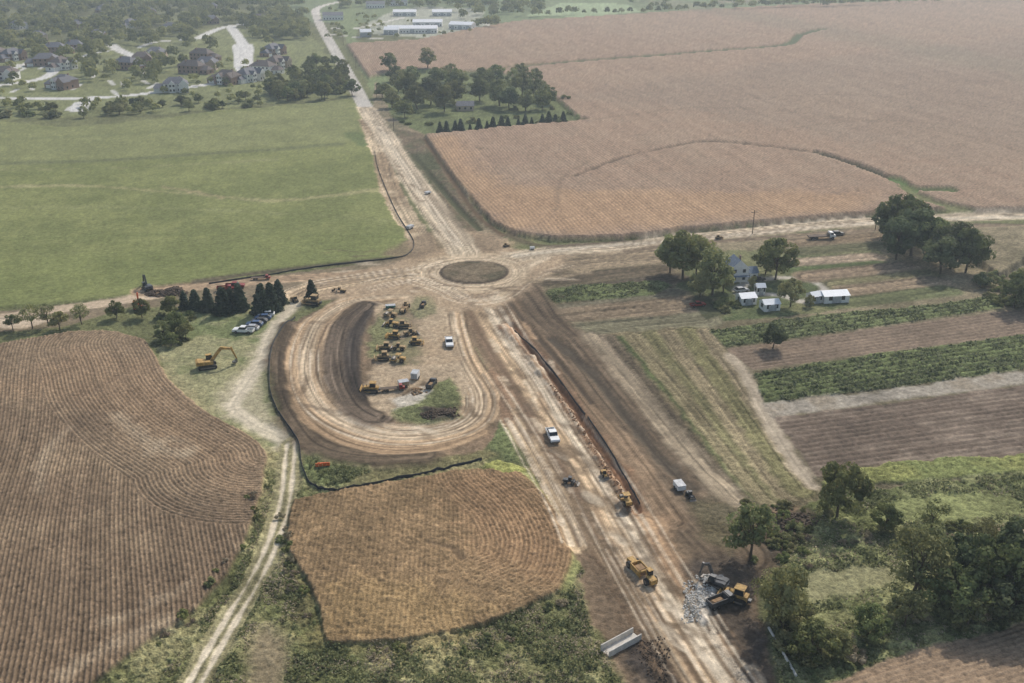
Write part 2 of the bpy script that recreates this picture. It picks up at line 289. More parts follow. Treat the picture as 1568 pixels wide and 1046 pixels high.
line([(745,470),(775,520),(817,577),(857,640),(903,712),(948,784),(988,853),(1024,914),(1066,980),(1110,1046),(1170,1130)],2.4,(208,188,156),edge=.5,jit=.5,streak=.9,h=-.05,mot=.3)
line([(830,715),(870,770),(910,830),(950,890),(990,950),(1040,1020),(1080,1080)],2.2,(170,146,112),edge=.7,jit=.8,streak=.9,h=0,op=.75)
line([(720,478),(748,530),(772,570),(800,620),(850,700),(890,765)],2.2,(126,102,78),edge=.8,jit=.8,streak=.6,h=0,op=.8)
TR=[(778,500),(815,542),(853,592),(888,642),(920,692),(948,737),(972,780)]
line(TR,5.0,(158,122,88),edge=1.2,jit=1.3,mot=.6,streak=.8,h=.15,hn=.5,tint=(130,100,72))
line(offset(TR,.4),2.0,(126,92,64),edge=.6,jit=.6,mot=.5,streak=.7,h=-.9,hn=.3,world=True)
line(offset(TR,-1.2),1.3,(168,128,90),edge=.6,jit=.9,mot=.6,streak=.4,h=.5,hn=1.0,world=True)
poly([(745,560),(770,575),(792,640),(770,660),(750,610)],(150,120,90),edge=1,jit=1,mot=.5,h=.1)
poly([(742,648),(765,645),(790,690),(800,712),(770,705),(748,680)],(106,114,68),edge=.8,jit=1,mot=.6,h=.3,veg=.9)
for i in range(90):
    r=random.Random(i+400);t=r.random();x=700+t*380+r.uniform(-30,90);y=470+t*560
    c=r.choice([(204,184,152),(108,88,66),(98,82,66),(182,150,112)]);dx=r.uniform(4,14);line([(x,y),(x+dx*.6,y+dx),(x+dx*1.2,y+dx*2)],r.uniform(.4,1.4),c,edge=.5,jit=.9,op=.6,mot=.5)
ruts(L1,22,7,1);ruts(L2,12,3,2);ruts([(845,700),(890,770),(930,840),(970,910),(1010,980),(1060,1060)],12,4,3)
# ================= loop =================
LOOPO=[(655,445),(560,452),(500,466),(450,495),(424,545),(424,600),(445,650),(472,700),(500,728),(560,728),(640,716),(720,700),(752,672),(765,640),(752,600),(720,560),(700,500)]
poly(LOOPO,(118,100,76),jit=.8,mot=.5,h=0,hn=.25,sm=True,tint=(132,110,84))
poly([(470,700),(500,690),(560,706),(570,720),(520,745),(480,745),(466,720)],(100,106,62),edge=1,jit=1.2,mot=.8,h=.3,hn=.6,veg=1)
poly([(560,722),(620,712),(740,692),(770,695),(740,704),(600,735),(540,742)],(112,106,68),edge=1,jit=1,mot=.6,h=.1,veg=.8)
LC=[(640,452),(575,456),(525,468),(487,495),(470,535),(470,580),(490,620),(530,648),(585,665),(640,667),(695,657),(728,636),(732,605),(716,575),(700,545),(690,510),(684,475),(676,450)]
line([(445,500),(430,545),(432,600),(452,645),(490,685),(560,703),(650,700)],7,(94,80,62),edge=2,jit=1.4,mot=.5,streak=.9,h=.7,hn=.4)
line([(470,497),(452,540),(452,595),(474,640),(520,672),(590,690),(670,686),(735,662)],3.5,(150,124,92),edge=1,jit=.7,streak=.9,h=.2)
line(LC,9.5,(178,150,114),edge=1,jit=.9,mot=.3,streak=1.1,h=0,hn=.03,sf=1.0)
line(LC,3.5,(202,180,146),edge=1,jit=.6,mot=.25,streak=1.0,h=0,hn=.03,sf=1.6,op=.8)
ruts(LC,20,4.2,5)
line([(560,470),(535,495),(522,535),(524,580),(545,620),(575,640)],9,(102,88,72),edge=1.5,jit=1,mot=.4,streak=1.2,h=.5,hn=.2)
line([(566,480),(548,510),(540,545),(545,590),(560,612)],4,(74,66,58),edge=1,jit=.8,mot=.4,streak=1.1,h=.7)
poly([(575,470),(640,452),(680,470),(690,520),(705,560),(720,600),(700,620),(650,585),(620,600),(610,640),(565,625),(558,590),(580,540),(570,500)],(178,156,124),edge=1.2,jit=1,mot=.5,h=0,hn=.1,tint=(158,136,106))
poly([(572,488),(600,468),(640,480),(640,560),(600,560),(568,530)],(142,124,98),edge=2,jit=1.5,mot=.5,h=0,tint=(118,110,78))
poly([(568,500),(580,480),(596,500),(588,548),(566,548)],(114,116,72),edge=1,jit=1,mot=.6,h=.2,veg=.8,op=.8)
poly([(600,626),(640,605),(690,575),(712,610),(708,640),(660,652),(610,645)],(112,116,72),edge=1,jit=1.,mot=.6,h=.3,hn=.4,veg=.8)
poly([(640,628),(680,616),(700,624),(698,642),(660,648)],(84,76,62),edge=1,jit=1.2,mot=.7,h=.8,hn=2.)
poly([(600,610),(650,590),(665,600),(640,618),(605,628)],(190,180,160),edge=1,jit=1,mot=.4,h=.1)
poly([(640,452),(665,455),(668,480),(640,490),(625,475)],(110,114,74),edge=1,jit=.8,mot=.5,h=.2,veg=.8,op=.7)
# ================= roundabout & approaches =================
poly([(635,392),(690,372),(700,350),(760,362),(800,385),(860,380),(870,400),(830,430),(790,450),(770,470),(690,478),(660,452),(560,452),(470,460),(470,432),(560,415)],(174,150,118),edge=2.5,jit=2,mot=.5,h=0,hn=.1,tint=(154,132,102))
poly([(585,392),(640,360),(672,350),(690,375),(640,396)],(122,104,80),edge=2,jit=1.5,mot=.5,h=.1,hn=.3,op=.85)
poly([(700,360),(760,360),(765,385),(740,388),(715,380)],(126,108,84),edge=2,jit=1.5,mot=.5,h=.1,hn=.3,op=.75)
line([(482,18),(490,38),(515,82),(540,127),(556,158),(568,178)],9,(184,178,166),edge=.4,jit=.15,mot=.08,streak=.2,h=.05,hn=0)
line([(486,22),(483,16),(492,10),(515,4),(560,-2)],9,(196,190,178),edge=.4,jit=.2,mot=.1,streak=.1,h=.05,hn=0)
NRD=[(560,166),(585,202),(608,238),(642,290),(672,334),(704,376),(712,392)]
line(NRD,11,(186,168,138),edge=1.2,jit=.9,mot=.3,streak=.9,h=0,hn=.05)
line([(580,195),(608,238),(642,290),(672,334),(704,376)],4,(208,192,164),edge=1.2,jit=.6,mot=.25,streak=.8,h=0,op=.7)
line([(646,290),(665,305),(690,330),(722,372)],2.5,(136,120,96),edge=1,jit=.6,h=0,op=.6)
ERD=[(780,396),(850,384),(950,377),(1020,368),(1100,360),(1200,350),(1300,341),(1400,335),(1568,330),(1800,322),(2300,315)]
line(ERD,10,(186,168,138),edge=1.2,jit=.9,mot=.35,streak=.9,h=.02)
line([(790,392),(900,379),(1020,370),(1200,352),(1400,337),(1568,332)],3,(208,194,168),edge=1,jit=.5,mot=.2,streak=.5,h=0.02,op=.7)
line([(960,385),(1040,374),(1180,364),(1320,354),(1450,346),(1568,345),(1800,340)],4,(120,104,82),edge=1,jit=1,mot=.6,streak=.8,h=0)
line([(780,362),(820,376),(880,376),(980,368)],3,(88,76,58),edge=1,jit=.8,mot=.5,streak=.4,h=.3,op=.8)
WRD=[(690,405),(620,418),(550,428),(480,440),(452,452)]
line(WRD,9,(186,162,126),edge=1.5,jit=1,mot=.35,streak=1.0,h=0)
line([(480,430),(560,420),(640,408)],2.5,(138,116,90),edge=1,jit=.8,streak=.5,h=0,op=.6)
line([(835,395),(800,412),(780,435),(760,460)],4,(202,182,150),edge=1.5,jit=.8,streak=.8,h=0,op=.8)
line([(770,452),(790,435),(850,425),(900,415)],3,(178,156,122),edge=1.5,jit=.8,streak=.8,h=0,op=.7)
cx,cy=gp(726,417)
def circ(r,k=24): return [(cx+r*math.cos(a*2*math.pi/k),cy+r*math.sin(a*2*math.pi/k)) for a in range(k)]
line(circ(14.5),9,(194,172,138),closed=True,world=True,edge=1.4,jit=1.6,mot=.4,streak=.9,h=0,hn=.03,op=.75)
ruts(NRD,12,4.5,6);ruts(ERD[:8],12,4,7);ruts(WRD,10,4,8);ruts([(560,440),(640,425),(690,440),(720,455),(760,450),(800,420),(860,400)],12,5,9)
for rr_ in(12.6,14.2,16.2,17.6): line(circ(rr_),.35,random.choice([(112,92,70),(214,194,162)]),closed=True,world=True,edge=.25,jit=.5,mot=.4,streak=.2,op=.5,veg=None)
def disc(px,py,r,col,h,**k):
    x0,y0=gp(px,py);pts=[(x0+r*math.cos(a*2*math.pi/16),y0+r*math.sin(a*2*math.pi/16)) for a in range(16)]
    ix=subset(pts,3);d=np.hypot(XX[ix]-x0,YY[ix]-y0)
    m=ss(-.4,.4,r-d+(NB[ix]+ND[ix])*k.get('jit',.5));apply(ix,m,col,k.get('mot',.4),h,k.get('hn',.2),k.get('veg',.2),None,k.get('tint'))
disc(726,417,11.2,(76,64,52),.1)
disc(726,417,10.2,(94,86,64),.4,veg=.6,tint=(110,96,74))
disc(738,413,6.0,(118,104,80),.5,veg=.4,jit=1.5)
# damp / scraped patches over all bare earth
for i in range(150):
    r=random.Random(i+1200);k=r.random()
    if k<.45: t=r.random();x=705+t*370+r.uniform(-10,60);y=475+t*560;ang=-1.0
    elif k<.7: x=r.uniform(480,880);y=r.uniform(385,455);ang=r.uniform(-.3,.3)
    elif k<.85: q=LC[r.randrange(len(LC))];x=q[0]+r.uniform(-18,18);y=q[1]+r.uniform(-12,12);ang=r.uniform(-1.5,1.5)
    else: t=r.random();x=570+t*120+r.uniform(-8,8);y=190+t*180;ang=-1.2
    blot(x,y,r.uniform(2,6),r.uniform(.5,1.4),ang,r.choice([(104,86,64),(116,96,72),(212,194,164),(92,78,62)]),r.uniform(.35,.7))
# row geometry
amp=np.clip(RA,0,1)*ss(420,180,YY)
H+=0.22*amp*np.sin(RP*2*math.pi)
vegk=ss(600,150,YY)
H+=(VEG*.26*W+VEG*.42*NE)*vegk
H*=ss(9000,2500,YY)
C*=(1+(.14+VEG*.32)*W+.18*NE)[:,None]
C=np.clip(C,.01,.9)
# ---- mesh
def grid_mesh(name):
    me=bpy.data.meshes.new(name)
    co=np.stack([XX,YY,H],1).astype(np.float32)
    r=np.arange(NR-1)[:,None]*NC+np.arange(NC-1)[None,:]
    r=r.ravel();q=np.stack([r,r+1,r+NC+1,r+NC],1).astype(np.int32)
    me.vertices.add(n);me.vertices.foreach_set('co',co.ravel())
    nf=len(q);me.loops.add(nf*4);me.loops.foreach_set('vertex_index',q.ravel())
    me.polygons.add(nf);me.polygons.foreach_set('loop_start',np.arange(nf,dtype=np.int32)*4)
    me.polygons.foreach_set('loop_total',np.full(nf,4,np.int32))
    me.polygons.foreach_set('use_smooth',np.ones(nf,bool))
    me.update(calc_edges=True)
    a=me.attributes.new('soil_col','FLOAT_COLOR','POINT');a.data.foreach_set('color',np.concatenate([C,np.ones((n,1))],1).astype(np.float32).ravel())
    for nm,v in(('veg',VEG),('rowp',RP),('rowa',RA)):
        a=me.attributes.new(nm,'FLOAT','POINT');a.data.foreach_set('value',v.astype(np.float32))
    return me
def hs(x,y):
    i=int(np.argmin(np.abs(Yr-y)));t=x/(Yr[i]+41);j=int(np.argmin(np.abs(T-t)))
    return float(H[i*NC+j])
def gidx(x,y):
    i=np.clip(np.searchsorted(Yr,y),0,NR-1);t=x/(Yr[i]+41);j=np.clip(np.searchsorted(T,t),0,NC-1);return i*NC+j
def hsa(x,y): return H[gidx(x,y)]
# ------------------------------------------------------------------ materials
def newmat(name):
    m=bpy.data.materials.new(name);m.use_nodes=True;nt=m.node_tree;b=nt.nodes['Principled BSDF'];return m,nt,b
def N(nt,t,**k):
    nd=nt.nodes.new(t)
    for a,v in k.items(): setattr(nd,a,v)
    return nd
def mth(nt,op,a,b=None,c=None):
    nd=nt.nodes.new('ShaderNodeMath');nd.operation=op
    for i,v in enumerate((a,b,c)):
        if v is None: continue
        if isinstance(v,(int,float)): nd.inputs[i].default_value=v
        else: nt.links.new(v,nd.inputs[i])
    return nd.outputs[0]
gm,nt,b=newmat('ground_soil_and_crops')
ac=N(nt,'ShaderNodeAttribute',attribute_name='soil_col');av=N(nt,'ShaderNodeAttribute',attribute_name='veg')
ap=N(nt,'ShaderNodeAttribute',attribute_name='rowp');aa=N(nt,'ShaderNodeAttribute',attribute_name='rowa')
tc=N(nt,'ShaderNodeTexCoord')
def noise(s,d=3):
    x=N(nt,'ShaderNodeTexNoise');x.inputs['Scale'].default_value=s;x.inputs['Detail'].default_value=d;nt.links.new(tc.outputs['Object'],x.inputs['Vector']);return x.outputs['Fac']
n1=noise(.9,4);n2=noise(3.2,3);n3=noise(.08,2)
sn=mth(nt,'SINE',mth(nt,'MULTIPLY',ap.outputs['Fac'],2*math.pi))
brk=mth(nt,'MULTIPLY',mth(nt,'MULTIPLY',n1,n3),4.0)
rowf=mth(nt,'MULTIPLY',mth(nt,'MULTIPLY',mth(nt,'MULTIPLY',sn,aa.outputs['Fac']),.32),brk)
va=mth(nt,'MULTIPLY_ADD',av.outputs['Fac'],1.4,.65)
f1=mth(nt,'MULTIPLY',mth(nt,'SUBTRACT',n1,.5),va)
f2=mth(nt,'MULTIPLY',mth(nt,'SUBTRACT',n2,.5),va)
tot=mth(nt,'MAXIMUM',mth(nt,'ADD',mth(nt,'ADD',mth(nt,'ADD',f1,f2),rowf),1.0),.25)
mx=N(nt,'ShaderNodeVectorMath',operation='SCALE');nt.links.new(ac.outputs['Color'],mx.inputs[0]);nt.links.new(tot,mx.inputs['Scale'])
nt.links.new(mx.outputs[0],b.inputs['Base Color'])
b.inputs['Roughness'].default_value=1;b.inputs['Specular IOR Level'].default_value=.1
bp=N(nt,'ShaderNodeBump');bp.inputs['Distance'].default_value=.3;bp.inputs['Strength'].default_value=.5
nt.links.new(mth(nt,'MULTIPLY',mth(nt,'ADD',n1,mth(nt,'MULTIPLY',n2,.5)),va),bp.inputs['Height']);nt.links.new(bp.outputs[0],b.inputs['Normal'])
gme=grid_mesh('ground');gme.materials.append(gm)
go=bpy.data.objects.new('ground',gme);scene.collection.objects.link(go)

def pm(name,col,rough=.6,var=.25,metal=0,scale=1.5,spec=.4):
    m,nt,b=newmat(name);tc=N(nt,'ShaderNodeTexCoord');x=N(nt,'ShaderNodeTexNoise');x.inputs['Scale'].default_value=scale;x.inputs['Detail'].default_value=4
    nt.links.new(tc.outputs['Object'],x.inputs['Vector'])
    r=N(nt,'ShaderNodeMapRange');r.inputs['To Min'].default_value=1-var*1.5;r.inputs['To Max'].default_value=1+var;r.inputs['From Min'].default_value=.25;r.inputs['From Max'].default_value=.75
    nt.links.new(x.outputs['Fac'],r.inputs['Value'])
    s=N(nt,'ShaderNodeVectorMath',operation='SCALE');s.inputs[0].default_value=tuple(float(v) for v in lin(col));nt.links.new(r.outputs[0],s.inputs['Scale'])
    nt.links.new(s.outputs[0],b.inputs['Base Color']);b.inputs['Roughness'].default_value=rough;b.inputs['Metallic'].default_value=metal;b.inputs['Specular IOR Level'].default_value=spec
    return m
M={'yellow':pm('machine_yellow_paint',(180,144,82),.7,.4),'dusty':pm('dusty_tan_machine_paint',(168,142,102),.8,.35),'orange':pm('orange_paint',(214,98,40),.5),'black':pm('rubber_black',(50,48,46),.8),'steel':pm('worn_steel',(120,114,106),.5,metal=.3),
 'glass':pm('vehicle_glass',(34,42,48),.12,.1,spec=.6),'white':pm('white_paint',(228,228,224),.35,.06),'red':pm('red_paint',(136,44,38),.5),'blue':pm('blue_paint',(74,96,128),.4),'dgrey':pm('dark_grey_paint',(72,74,76),.45),'silver':pm('silver_paint',(176,178,178),.35),
 'siding':pm('white_siding',(228,226,220),.8,.06),'brick':pm('brick_wall',(150,124,108),.9,.2),'tanwall':pm('tan_siding',(178,162,142),.9,.12),'roofg':pm('asphalt_shingle_grey',(114,114,118),.9,.25),'roofb':pm('asphalt_shingle_brown',(112,102,96),.9,.25),'roofw':pm('white_metal_roof',(230,232,232),.5,.06),
 'roofbl':pm('blue_grey_shingle',(120,132,146),.9,.2),'wood':pm('weathered_wood',(100,86,72),.9),'conc':pm('concrete',(200,194,182),.9,.15),'rock':pm('white_limestone',(200,196,186),.95,.35,scale=3),'fence':pm('black_silt_fabric',(52,52,52),.9,.2),
 'bark':pm('bark',(92,80,66),.95,.3),'dirt':pm('dry_dirt',(150,122,90),1,.3),'spoil':pm('clay_spoil',(142,108,78),1,.35),'soilp':pm('topsoil',(88,74,60),1,.4,scale=2),'green':pm('green_paint',(70,126,110),.5),'tan':pm('tan_tarp',(180,156,124),.8)}
def leafmat(name,c1,c2,trans=.35):
    m=bpy.data.materials.new(name);m.use_nodes=True;nt=m.node_tree;b=nt.nodes['Principled BSDF'];out=nt.nodes['Material Output']
    a=N(nt,'ShaderNodeAttribute',attribute_name='leaf');oi=N(nt,'ShaderNodeObjectInfo')
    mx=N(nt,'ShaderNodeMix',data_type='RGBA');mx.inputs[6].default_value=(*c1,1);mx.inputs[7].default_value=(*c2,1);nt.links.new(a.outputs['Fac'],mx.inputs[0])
    hsv=N(nt,'ShaderNodeHueSaturation');nt.links.new(mx.outputs[2],hsv.inputs['Color']);hsv.inputs['Saturation'].default_value=.95
    hu=mth(nt,'MULTIPLY_ADD',oi.outputs['Random'],-.04,.505);nt.links.new(hu,hsv.inputs['Hue'])
    nt.links.new(mth(nt,'MULTIPLY_ADD',mth(nt,'FRACT',mth(nt,'MULTIPLY',oi.outputs['Random'],7.3)),.55,.8),hsv.inputs['Value'])
    nt.links.new(hsv.outputs[0],b.inputs['Base Color']);b.inputs['Roughness'].default_value=.8;b.inputs['Specular IOR Level'].default_value=.15
    t=N(nt,'ShaderNodeBsdfTranslucent');nt.links.new(hsv.outputs[0],t.inputs['Color'])
    ms=N(nt,'ShaderNodeMixShader');ms.inputs[0].default_value=trans;nt.links.new(b.outputs[0],ms.inputs[1]);nt.links.new(t.outputs[0],ms.inputs[2]);nt.links.new(ms.outputs[0],out.inputs[0])
    return m
LM={'dec':leafmat('deciduous_leaves',(.09,.12,.042),(.26,.29,.10)),'dk':leafmat('dark_leaves',(.06,.09,.04),(.16,.20,.082)),'pine':leafmat('conifer_needles',(.035,.06,.04),(.10,.135,.08)),
 'lt':leafmat('light_green_leaves',(.15,.17,.065),(.33,.35,.14)),'weed':leafmat('weed_leaves',(.14,.16,.065),(.34,.35,.15)),'crop':leafmat('row_crop_leaves',(.13,.155,.07),(.27,.29,.14)),'dry':leafmat('dry_weeds',(.24,.21,.12),(.45,.39,.25))}
# ------------------------------------------------------------------ leaf clouds
def quads(cen,nor,size,rg):
    k=len(cen);u=rg.normal(size=(k,3));u-=nor*(u*nor).sum(1)[:,None];u/=np.linalg.norm(u,axis=1)[:,None]+1e-9;v=np.cross(nor,u)
    s=size[:,None]*.5;a=rg.uniform(.6,1.2,(k,1))
    return np.stack([cen-u*s-v*s*a,cen+u*s-v*s*a*.7,cen+u*s*.8+v*s*a,cen-u*s*.7+v*s*a*.9],1).reshape(-1,3)
def mesh_from(name,V,Fq,mats,mi,leaf=None):
    me=bpy.data.meshes.new(name);V=np.asarray(V,dtype=np.float32);Fq=np.asarray(Fq,dtype=np.int32)
    me.vertices.add(len(V));me.vertices.foreach_set('co',V.ravel());nf=len(Fq)
    me.loops.add(nf*4);me.loops.foreach_set('vertex_index',Fq.ravel());me.polygons.add(nf)
    me.polygons.foreach_set('loop_start',np.arange(nf,dtype=np.int32)*4);me.polygons.foreach_set('loop_total',np.full(nf,4,np.int32))
    me.polygons.foreach_set('material_index',np.asarray(mi,dtype=np.int32));me.update(calc_edges=True)
    if leaf is not None:
        a=me.attributes.new('leaf','FLOAT','POINT');a.data.foreach_set('value',np.asarray(leaf,dtype=np.float32))
    for m in mats: me.materials.append(m)
    return me
def limb(V,Fq,p0,p1,r0,r1,k=6):
    p0=np.array(p0,float);p1=np.array(p1,float);d=p1-p0;d/=np.linalg.norm(d);a=np.cross(d,[.3,.9,.2]);a/=np.linalg.norm(a);c=np.cross(d,a);b0=len(V)
    for p,r in((p0,r0),(p1,r1)):
        for i in range(k):
            t=2*math.pi*i/k;V.append(p+r*(math.cos(t)*a+math.sin(t)*c))
    for i in range(k): Fq.append((b0+i,b0+(i+1)%k,b0+k+(i+1)%k,b0+k+i))
def tree_mesh(name,seed,leafm,nclump=26,per=110,leaf=.055,wide=.36,base=.22,sparse=1.0,conic=False,bush=False):
    rg=np.random.default_rng(seed);V=[];Fq=[]
    cl=[]
    if conic:
        limb(V,Fq,(0,0,0),(0,0,.95),.022,.004)
        for i in range(nclump):
            z=.06+.9*(i/nclump);r=wide*(1-z)**.85
            for j in range(max(3,int(9*(1-z)))):
                a=rg.uniform(0,6.28);rr=r*rg.uniform(.55,1);cl.append((rr*math.cos(a),rr*math.sin(a),z-.03*rr/wide,.045+.07*(1-z)))
        per=max(8,int(per*nclump/len(cl)))
    elif bush:
        for i in range(nclump):
            a=rg.uniform(0,6.28);r=wide*math.sqrt(rg.random())
            z=.15+.6*rg.random()*(1-(r/wide)**2*.7);cl.append((r*math.cos(a),r*math.sin(a),z,rg.uniform(.12,.24)))
    else:
        bend=rg.normal(0,.03,2)
        limb(V,Fq,(0,0,-.02),(bend[0],bend[1],.3),.026,.018,7);limb(V,Fq,(bend[0],bend[1],.3),(0,0,.62),.018,.008)
        while len(cl)<nclump:
            p=rg.uniform(-1,1,3)
            L=np.linalg.norm(p)
            if L>1 or L<.45: continue
            zz=(p[2]+1)/2
            w=wide*(1.08-.35*zz*zz)*(.75 if zz<.15 else 1)
            q=(p[0]*w*rg.uniform(.8,1.2),p[1]*w*rg.uniform(.8,1.2),base+.12+(.98-base-.16)*zz)
            cl.append((*q,rg.uniform(.07,.155)))
        for q in cl[:12]:
            z0=rg.uniform(.22,.5);limb(V,Fq,(bend[0]*.5,bend[1]*.5,z0),(q[0]*.85,q[1]*.85,q[2]),.011,.003,5)
    nb=len(Fq);lf=[0]*len(V)
    P=[];NO=[];S=[];A=[]
    for (x,y,z,r) in cl:
        k=int(per*sparse*rg.uniform(.7,1.3));d=rg.normal(size=(k,3));d/=np.linalg.norm(d,axis=1)[:,None]
        rad=r*rg.uniform(.5,1.15,k)**.6
        c=np.array([x,y,z])+d*rad[:,None]*np.array([1,1,.8]);nn=d+rg.normal(0,.45,(k,3));nn/=np.linalg.norm(nn,axis=1)[:,None]
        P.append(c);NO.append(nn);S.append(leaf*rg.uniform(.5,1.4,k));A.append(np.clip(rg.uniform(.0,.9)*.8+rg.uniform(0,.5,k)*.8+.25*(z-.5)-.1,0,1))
    P=np.concatenate(P);P[:,2]=np.maximum(P[:,2],.01);Q=quads(P,np.concatenate(NO),np.concatenate(S),rg);A=np.repeat(np.concatenate(A),4)
    b0=len(V);V=np.concatenate([np.array(V).reshape(-1,3),Q]) if V else Q
    FL=(np.arange(len(Q)//4*4).reshape(-1,4)+b0)
    Fq=np.concatenate([np.array(Fq,dtype=int).reshape(-1,4),FL])
    return mesh_from(name,V,Fq,[M['bark'],leafm],[0]*nb+[1]*len(FL),np.concatenate([lf,A]))
PR={}
PR['dec']=[tree_mesh('deciduous_tree_mesh',10+i,LM['dec'],36,115,.042,.40+.04*(i%2),.12) for i in range(4)]
PR['dk']=[tree_mesh('dark_tree_mesh',20+i,LM['dk'],36,115,.044,.38,.08) for i in range(3)]
PR['lt']=[tree_mesh('light_tree_mesh',30+i,LM['lt'],30,85,.042,.36,.12) for i in range(2)]
PR['thin']=[tree_mesh('sparse_tree_mesh',40+i,LM['lt'],26,60,.032,.33,.2) for i in range(3)]
PR['pine']=[tree_mesh('conifer_tree_mesh',50+i,LM['pine'],26,170,.05,.27,conic=True) for i in range(2)]
PR['bush']=[tree_mesh('bush_mesh',60+i,LM[k],18,120,.085,.62,bush=True) for i,k in enumerate(('dec','weed','dec','weed'))]
PR['drybush']=[tree_mesh('dry_bush_mesh',70+i,LM['dry'],12,80,.08,.6,bush=True) for i in range(2)]
NM={'dec':'deciduous_tree','dk':'deciduous_tree','lt':'deciduous_tree','thin':'young_tree','pine':'pine_tree','bush':'bush','drybush':'dry_bush'}
def plant(kind,px,py,h,w=1.0,name=None):
    x,y=gp(px,py);o=bpy.data.objects.new(name or NM[kind],random.choice(PR[kind]));scene.collection.objects.link(o)
    o.location=(x,y,hs(x,y)-.15);o.scale=(h*w,h*w*random.uniform(.9,1.1),h);o.rotation_euler=(0,0,random.uniform(0,6.28));return o
for k,x,y,h,w in [('dec',1045,428,16,1.0),('lt',1026,418,13,.9),('dec',1066,425,14,.9),('lt',1090,452,15,1.05),('lt',1072,455,9,1),('lt',1108,446,9,1),('dec',1187,428,14,1.0),('dec',1172,420,10,1),('lt',1210,470,9,1),('dk',1183,534,7,1.1),('lt',1240,470,4,1),('lt',1152,440,4,1),
  ('dec',1378,372,18,1.1),('dk',1358,365,14,1),('dk',1395,392,17,1.1),('dec',1425,400,15,1.1),('dk',1372,398,15,1),('dk',1455,412,16,1.1),('dec',1478,418,15,1),('dk',1440,420,13,1.1),('dec',1552,472,11,1),('dec',1580,465,13,1),('dk',1500,440,5,1.3),('dec',1620,470,14,1.1),
  ('dec',1282,792,12,.9),('lt',1148,858,12,.95),('lt',1196,965,13,.8),('thin',1180,935,9,1),('thin',1408,905,14,.9),('thin',1395,918,14,1),('dk',1465,905,11,.9),('dec',1505,930,13,.95),('dk',1550,900,13,1),('dec',1450,940,9,1),('dk',1590,930,15,1),('dec',1355,812,5.5,1.2),('dec',1330,975,6,1.2),('lt',1385,958,7,1.1),('dec',1240,1010,7,1.2),('lt',1280,1005,5,1.3),('dk',1545,955,9,1.2),('lt',1480,962,7,1.2),('thin',1425,820,8,1),('thin',1500,850,8,1),
  ('dec',1620,820,12,1),('dk',1640,880,14,1),
  ('thin',50,503,8,1.1),('thin',75,500,7,1),('lt',92,506,6,1.1),('thin',126,497,7,1),('dec',178,488,5.5,1),('dec',218,487,6,1),('dec',270,512,7,1.0),('lt',250,522,6,1.1),('lt',285,520,5,1.2),('dec',262,530,4,1.2),('dec',262,482,6,1),('lt',20,505,5,1),('dk',-30,505,8,1)]:
    plant(k,x,y,h,w)
for x,y,h in [(283,472,5.5),(300,474,6.5),(320,476,7.5),(343,480,8.5),(355,474,7),(368,474,8.5),(402,480,9.5),(416,476,9),(428,466,8),(478,458,6.5)]: plant('pine',x,y,h,1.15)
for i in range(17): plant('pine',672+i*12+random.uniform(-3,3),205-i*1.1+random.uniform(-1,1),random.uniform(3.8,7.5),1.15)
for x,y,h in [(597,112,13),(655,108,15),(610,140,14),(585,150,10),(600,165,12),(625,150,16),(640,168,15),(660,160,17),(680,172,16),(695,160,15),(620,180,11),(605,125,12),(630,130,13),(670,135,14),(700,140,15),(740,138,15),(760,130,14),(735,155,15),(765,162,16),(785,140,15),(800,150,16),(780,168,14),(805,170,13),(820,155,15),(830,168,12),(840,160,11),(820,132,12),(795,125,13),(690,125,13)]:
    plant(random.choice(['dec','dec','dec','lt','dk']),x,y,h*.98,1.15)
for i in range(26): plant('bush',random.uniform(590,880),random.uniform(150,196),random.uniform(2,4),1.2)
rg=random.Random(5)
for i in range(60):
    x=rg.uniform(-20,540);y=186-x*.055+rg.uniform(-12,2)-(10 if x>400 else 0)
    plant(rg.choice(['dec','bush','lt','dk']),x,y,rg.uniform(3.5,7) if x<400 else rg.uniform(6,11),1.2)
for i in range(55):
    x=rg.uniform(425,530);y=rg.uniform(100,156)
    if x<460 and y<125: continue
    plant(rg.choice(['dec','dec','dec','lt']),x,y,rg.uniform(7,12),1.0)
for i in range(100):
    x=rg.uniform(1195,1640);y=rg.uniform(765,1010)
    if 1220<x<1410 and 855<y<930: continue
    if 1310<x<1568 and 750<y<800: continue
    if 1240<x<1380 and 920<y<962: continue
    if y>1048-(x-1270)*.30-25 and x>1240: continue
    plant('drybush' if (1270<x<1340 and 820<y<870) or rg.random()<.15 else rg.choice(['bush','bush','bush','lt']),x,y,rg.uniform(.9,2.4) if y<860 else rg.uniform(1.4,3.8),1.1)
for i in range(40): plant('bush',rg.uniform(1500,1568+60),rg.uniform(425,470),rg.uniform(1.5,3.5),1.2)
for i in range(26): plant(rg.choice(['bush','bush','drybush']),rg.uniform(1140,1240),rg.uniform(770,870),rg.uniform(1,2.2),1.)
for i in range(26): plant('bush',rg.uniform(235,300),rg.uniform(475,530),rg.uniform(.8,2.2),1.2)
for i in range(14): plant('bush',rg.uniform(1090,1130),rg.uniform(462,478),rg.uniform(1,2.5),1.2)
for i in range(46):
    t=rg.random();q=rg.choice([[(440,770),(445,850),(480,960)],[(500,1000),(740,975),(880,915)],[(405,720),(370,840),(250,985)]]);j=rg.randrange(2);a,b_=q[j],q[j+1]
    plant(rg.choice(['bush','drybush']),a[0]+(b_[0]-a[0])*t+rg.uniform(-14,10),a[1]+(b_[1]-a[1])*t+rg.uniform(2,22),rg.uniform(.7,1.7),1.1)
